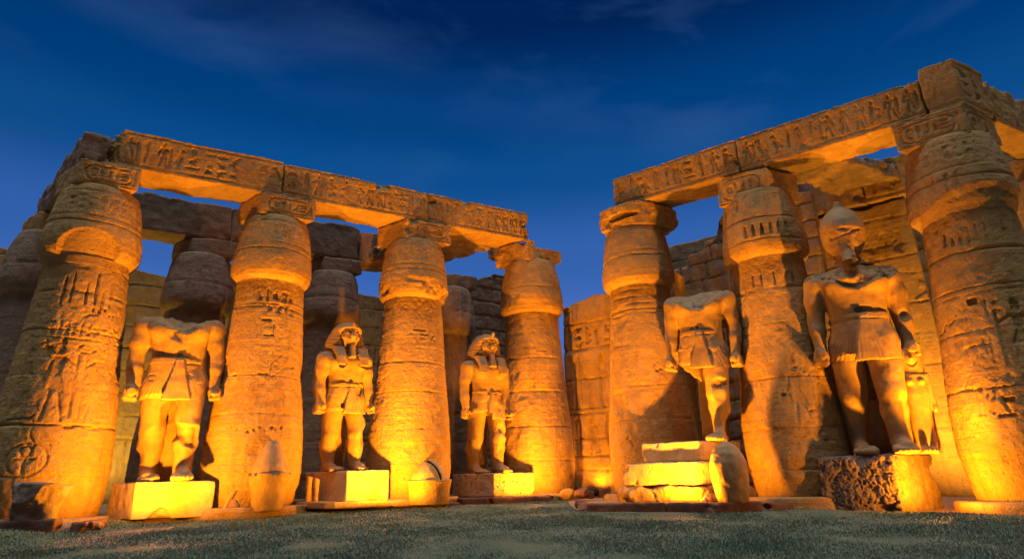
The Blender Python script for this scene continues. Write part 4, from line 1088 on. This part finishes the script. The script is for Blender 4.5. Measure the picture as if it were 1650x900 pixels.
sculpt('crown_fragment', 'fallen dome shaped stone crown with a rim and a curved split, beside the third column', 'statue fragment', (-2.76, 20.5), .14, .2, crownB, (-.8, -.8, -.05), (.8, .8, 1.45), SAND)
def egg(X, Y, Z):
    d = loft(X, Y, Z, [0, .1, .35, .7, .98, 1.2, 1.38, 1.48, 1.53], [.34, .37, .43, .475, .46, .395, .28, .15, .04], [.3, .33, .38, .42, .40, .34, .25, .14, .04], None, 2.2)
    d = smin(d, box(X, Y, Z, (.28, .0, .28), (.12, .25, .28), .05), .12)
    w = fbm(X, Y, Z, 6, 3, 4)
    d = np.maximum(d, (X * .75 + (Z - 1.0) * .65) - .42 + .02 * w) if False else d
    return d + .02 * fbm(X, Y, Z, 3, 3, 4) + .006 * w
sculpt('crown_fragment', 'egg shaped stone standing upright at the end of the kerb right of the gateway', 'statue fragment', (5.58, 17.05), .13, -.2, egg, (-.6, -.55, -.05), (.6, .55, 1.65), GRAN)
def rockL(X, Y, Z):
    d = ell(X, Y, Z, (0, 0, .70), (.66, .58, .42))
    d = smax(d, Z - .86 + .05 * X, .03)
    for nrm, o in (((-.9, -.2, -.35), .58), ((.55, -.75, -.3), .52), ((-.4, -.85, .1), .50), ((.85, .2, -.45), .60), ((.92, -.2, .2), .62), ((.1, -.75, -.66), .54)):
        n = np.array(nrm) / np.linalg.norm(nrm)
        d = smax(d, X * n[0] + Y * n[1] + (Z - .70) * n[2] - o * .86, .03)
    st = loft(X + .02, Y, Z, [0, .1, .4, .6], [.42, .41, .40, .36], [.36, .36, .34, .3], None, 4)
    d = smin(d, st, .04)
    return d + .045 * fbm(X, Y, Z, 2.2, 4, 9) + .012 * fbm(X, Y, Z, 9, 2, 3)
sculpt('broken_boulder', 'broken angular boulder on a stump behind the left kerb', 'boulder', (-11.12, 15.15), .09, .4, rockL, (-.85, -.75, -.05), (.85, .75, 1.1), GRAND)
def pebble(seed, rx, ry, rz):
    def fn(X, Y, Z):
        d = ell(X, Y, Z, (0, 0, rz * .75), (rx, ry, rz))
        rg = np.random.default_rng(seed)
        for _ in range(9):
            n = rg.normal(size=3); n /= np.linalg.norm(n)
            d = smax(d, X * n[0] + Y * n[1] + (Z - rz * .75) * n[2] - .82 * min(rx, ry, rz) * rg.uniform(.8, 1.1), .015)
        return d + .03 * fbm(X, Y, Z, 4, 3, seed)
    return fn
def rock(label, xy, rx, ry, rz, seed, mat=DARKS, z=None):
    sculpt('stone_lump', label, 'stone', xy, gz(xy[1]) + .02 if z is None else z, seed * .7, pebble(seed, rx, ry, rz), (-rx - .08, -ry - .08, -.06), (rx + .08, ry + .08, 2 * rz + .06), mat, h=.028, group=None)
rock('small rounded boulder left of the fallen double crown', (-8.0, 18.5), .20, .2, .23, 3, GRAN, .14)
rock('dark rubble heap at the foot of the gateway wall, left side', (2.45, 22.4), .5, .45, .24, 4, KERB)
rock('leaning stone chip between the stacked blocks and the egg shaped boulder', (4.98, 17.3), .18, .22, .32, 6, SAND)
rock('rough end stone at the left tip of the right kerb', (1.75, 18.6), .22, .22, .15, 7, KERB)
rock('small stone on the sand right of the broken boulder', (-10.2, 16.1), .3, .22, .12, 8, SAND)
rock('pale stone at the foot of the second column', (-6.9, 20.4), .2, .18, .12, 9, SAND)
rock('low stone beside the base of the column at the end of the left portico', (1.75, 22.9), .28, .3, .24, 10, SAND)
def shins(X, Y, Z):      # lower legs of a small figure
    d = X * 0 + 9
    for k in (-1, 1):
        g = cone(X, Y, Z, (k * .10, .0, .92), (k * .13, .02, .12), .085, .062)
        g = smin(g, cone(X, Y, Z, (k * .13, .03, .06), (k * .15, -.16, .05), .065, .055), .04)
        d = np.minimum(d, g)
    d = np.minimum(d, box(X, Y, Z, (0, .10, .46), (.09, .05, .46), .02))
    d = np.maximum(d, np.maximum(.0 - Z, Z - .88 + .3 * X))
    return d + .012 * fbm(X, Y, Z, 6, 3, 8)
sculpt('statue_fragment', 'pair of small carved shins standing at the left of the second pedestal', 'statue fragment', (-6.30, 20.05), .16, .35, shins, (-.3, -.3, -.04), (.3, .24, 1.0), SAND)
# thin pale stick
def stick():
    V = []; n = 10
    p0, p1 = np.array([-8.22, 18.28, .14]), np.array([-7.98, 18.22, .66])
    for t in np.linspace(0, 1, 8):
        c = p0 + (p1 - p0) * t
        for k in range(n):
            a = k * 2 * pi / n; r = .022 * (1 - .25 * t)
            V.append(c + np.array([cos(a) * r, sin(a) * r, 0]))
    V = np.array(V); Q = grid_quads(8, n, True)
    o = link_mesh('wooden_stake', V - p0, Q, plain('pale_wood', (.6, .45, .28), .7), None, True, p0)
    tag(o, 'thin pale stake leaning on the small boulder by the double crown', 'stake')
stick()

# ------------------------------------------------------------------ kerbs and paving
KG = 'brown stone kerbs along the lawn'
def kerb(label, p0, p1, w, z0, z1, seed, h=.035):
    p0 = np.array([*p0, 0.0]); p1 = np.array([*p1, 0.0]); e = p1 - p0; L = np.linalg.norm(e); e /= L
    n = np.array([-e[1], e[0], 0])
    if n[1] < 0: n = -n
    c = (p0 + p1) / 2 + n * w / 2
    rblock('kerb_stone', label, 'kerb', c, e, n, L / 2, w / 2, z0, z1, seed, KERB, KG, wear=.02, fine=.015, rnd=.025, h=h, chips=2)
kerb('short thick kerb stone in front of the broken boulder', (-12.9, 14.5), (-10.45, 14.85), .4, -.3, .19, 301)
kerb('thin kerb receding behind the broken boulder', (-10.35, 15.25), (-10.55, 16.4), .35, -.25, .10, 302)
kerb('kerb stone with a cut corner at the left of the whole headless statue', (-11.75, 17.75), (-11.15, 17.45), .4, -.25, .13, 303)
kerb('long kerb stone in front of the whole headless statue', (-11.13, 17.45), (-8.25, 18.75), .5, -.25, .12, 304)
kerb('low kerb stone in front of the fallen double crown', (-8.2, 18.85), (-6.75, 19.65), .45, -.2, .16, 305)
kerb('kerb stone with a slanted end left of the step under the left headcloth statue', (-6.75, 20.35), (-6.05, 20.1), .4, -.15, .17, 306)
kerb('long kerb stone in front of the step under the left headcloth statue', (-6.02, 20.1), (-3.45, 20.75), .5, -.15, .17, 307)
kerb('kerb stone in front of the dome shaped crown', (-3.4, 20.75), (-1.85, 21.2), .45, -.15, .18, 308)
kerb('kerb stone running back at the left of the right headcloth statue', (-2.6, 21.9), (-.95, 21.25), .45, -.1, .30, 309)
kerb('kerb stone in front of the right headcloth statue', (-.92, 21.25), (1.35, 22.25), .6, -.1, .31, 310)
kerb('long kerb stone at the left of the right portico', (1.6, 18.15), (3.85, 17.1), .55, -.3, .155, 311)
kerb('middle kerb stone of the right portico', (3.87, 17.1), (4.95, 16.6), .55, -.3, .15, 312)
kerb('short kerb stone with a slanted end under the egg shaped boulder', (4.97, 16.6), (6.3, 16.95), .55, -.3, .13, 313)
kerb('dark low kerb in front of the shadowed column right of the gateway', (6.33, 17.0), (7.9, 17.35), .5, -.3, .10, 314)
o = rblock('gateway_sill', 'dark sill slab across the foot of the gateway', 'slab', (3.3, 21.6), -D2, D1, 1.4, .45, -.1, .18, 315, DARKS)
# paving behind the kerbs
def paving(name, pts, z, seed):
    pts = np.array(pts, dtype=float)
    V = []; n = 40
    (a, b, c, d) = pts
    f = np.linspace(0, 1, n)
    G = (a[None, None] * (1 - f)[:, None, None] * (1 - f)[None, :, None] + b[None, None] * (1 - f)[:, None, None] * f[None, :, None]
         + c[None, None] * f[:, None, None] * f[None, :, None] + d[None, None] * f[:, None, None] * (1 - f)[None, :, None])
    Z = z + .02 * fbm(G[..., 0], G[..., 1], G[..., 0] * 0, 1.4, 3, seed)
    o = link_mesh(name, np.concatenate([G, Z[..., None]], -1), grid_quads(n, n), DUST); tag(o, None, None, kind='structure')
paving('paving', [(-11.4, 17.75), (-3.2, 21.1), (-6.5, 28), (-16, 24)], .105, 1)
paving('paving', [(-3.3, 21.15), (1.2, 22.6), (1.5, 30), (-6.0, 28)], .12, 2)
paving('paving', [(1.8, 18.4), (6.2, 17.2), (9.5, 22), (3.4, 26)], .11, 3)

# ------------------------------------------------------------------ floodlight by the gateway wall
def bxmesh(name, c, hs, mat, parent, rot=None, bev=.01):
    import bmesh
    bm = bmesh.new(); bmesh.ops.create_cube(bm, size=2)
    for v in bm.verts: v.co = Vector((v.co.x * hs[0], v.co.y * hs[1], v.co.z * hs[2]))
    bmesh.ops.bevel(bm, geom=bm.edges[:], offset=bev, segments=2, affect='EDGES')
    me = bpy.data.meshes.new(name); bm.to_mesh(me); bm.free(); me.materials.append(mat)
    o = bpy.data.objects.new(name, me); COL.objects.link(o); o.parent = parent; o.location = c
    if rot: o.rotation_euler = rot
    return o
FLX, FLY = RF(-3.5, 1.95)[:2]
fl = thing('floodlight', 'small dark floodlight on the sill at the foot of the gateway wall', 'floodlight', (FLX, FLY, .19), radians(-35))
bxmesh('housing', (0, 0, .16), (.20, .10, .10), LAMPBODY, fl, (radians(-35), 0, 0), .02)
bxmesh('lens', (0, .045, .225), (.17, .008, .075), LAMPGLASS, fl, (radians(55), 0, 0), .004)
bxmesh('bracket', (-.215, 0, .10), (.01, .03, .10), LAMPBODY, fl)
bxmesh('bracket', (.215, 0, .10), (.01, .03, .10), LAMPBODY, fl)
bxmesh('foot_plate', (0, 0, .008), (.24, .08, .008), LAMPBODY, fl, None, .003)

# ------------------------------------------------------------------ the lamps' light
ORANGE = (1.0, .318, .006); AMBER = (1.0, .42, .03); OLIVE = (1.0, .56, .05)
def spot(loc, target, power, size=100, blend=.6, col=ORANGE, rad=.07):
    ld = bpy.data.lights.new('flood_lamp', 'SPOT'); ld.energy = power; ld.color = col
    ld.spot_size = radians(size); ld.spot_blend = blend; ld.shadow_soft_size = rad
    o = bpy.data.objects.new('flood_lamp', ld); COL.objects.link(o)
    o.location = Vector([float(v) for v in loc]); dv = Vector([float(v) for v in target]) - o.location
    o.rotation_euler = dv.to_track_quat('-Z', 'Y').to_euler()
    return o
def wash(loc, power, col=ORANGE, rad=.07, lo=-.28):
    """upward wall washer: throws nothing below its own level and more towards the tops of the columns"""
    ld = bpy.data.lights.new('flood_lamp', 'POINT'); ld.energy = power; ld.color = col; ld.shadow_soft_size = rad
    ld.use_nodes = True; nt = ld.node_tree; nt.nodes.clear(); N = nt.nodes.new; L = nt.links.new
    out = N('ShaderNodeOutputLight'); em = N('ShaderNodeEmission'); L(em.outputs[0], out.inputs[0])
    ge = N('ShaderNodeNewGeometry'); sp = N('ShaderNodeSeparateXYZ'); L(ge.outputs['Incoming'], sp.inputs[0])
    def M(op, a, b=None):
        n = N('ShaderNodeMath'); n.operation = op
        for i, v in enumerate((a, b)):
            if v is None: continue
            if isinstance(v, float): n.inputs[i].default_value = v
            else: L(v, n.inputs[i])
        return n.outputs[0]
    z = sp.outputs['Z']
    c2 = M('MAXIMUM', M('SUBTRACT', 1.0, M('MULTIPLY', z, z)), .02)
    pw = M('MINIMUM', M('POWER', c2, -1.12), 4.2)
    mr = N('ShaderNodeMapRange'); mr.interpolation_type = 'SMOOTHSTEP'; L(z, mr.inputs[0])
    mr.inputs[1].default_value = lo; mr.inputs[2].default_value = .33; mr.inputs[3].default_value = 0; mr.inputs[4].default_value = 1
    L(M('MULTIPLY', pw, mr.outputs[0]), em.inputs['Strength'])
    o = bpy.data.objects.new('flood_lamp', ld); COL.objects.link(o); o.location = Vector([float(v) for v in loc])
    return o
def washL(S, along, out, z, power, **k):
    p = np.array([S[0], S[1], 0]) + D1 * along + NL * out; p[2] = z; return wash(p, power, **k)
def washR(S, along, out, z, power, **k):
    p = np.array([S[0], S[1], 0]) - D2 * along + NR * out; p[2] = z; return wash(p, power, **k)
def lampL(S, along, out, z, tz, power, size=120, col=ORANGE, back=0.5, **k):
    p = np.array([S[0], S[1], 0]) + D1 * along + NL * out; p[2] = z
    t = np.array([S[0], S[1], 0]) - NL * back; t[2] = tz
    return spot(p, t, power, size, col=col, **k)
def lampR(S, along, out, z, tz, power, size=120, col=ORANGE, back=0.5, **k):
    p = np.array([S[0], S[1], 0]) - D2 * along + NR * out; p[2] = z
    t = np.array([S[0], S[1], 0]) - NR * back; t[2] = tz
    return spot(p, t, power, size, col=col, **k)
washL(S1, -.5, 2.15, .24, 1550)
washL(S2, .5, 2.1, .36, 1450)
washL(S3, 1.0, 1.95, .40, 900)
washR(S4, .3, 1.95, .26, 1150)
washR(S5, 1.32, 1.06, .02, 660, lo=-.4)
spot((10.9, 14.0, .1), (9.4, 17.0, 5.8), 5600, 46, .9)  # added spot that brightens the crowned statue's torso, narrow to spare its pedestal
spot(RF(-3.5, 2.1, .45), RF(-3.5, 2.9, 4.0), 260, 150, .9)
# lamps standing behind the front rows
spot(LF(3.0, 8.6, .4), LF(5.0, 11.4, 7.0), 2000, 150, 1, OLIVE)
spot(LF(9.0, 8.6, .4), LF(9.0, 11.4, 7.0), 1100, 150, 1, OLIVE)
spot(RF(7.3, 2.6, .3), RF(5.6, 8.0, 9.0), 3800, 140, 1, AMBER)
spot(RF(7.6, 8.6, .3), RF(7.0, 11.2, 7.0), 700, 150, 1, OLIVE)
spot(RF(11.6, 4.0, .2), RF(10.2, 4.5, 8.0), 1400, 130, 1, ORANGE)
# added unseen fill behind the camera, wide and weak, warming the upper stone fronts
spot((1.5, -6.0, 1.2), (0.0, 20.0, 8.0), 260, 110, .8, (1.0, .40, .09), .6)
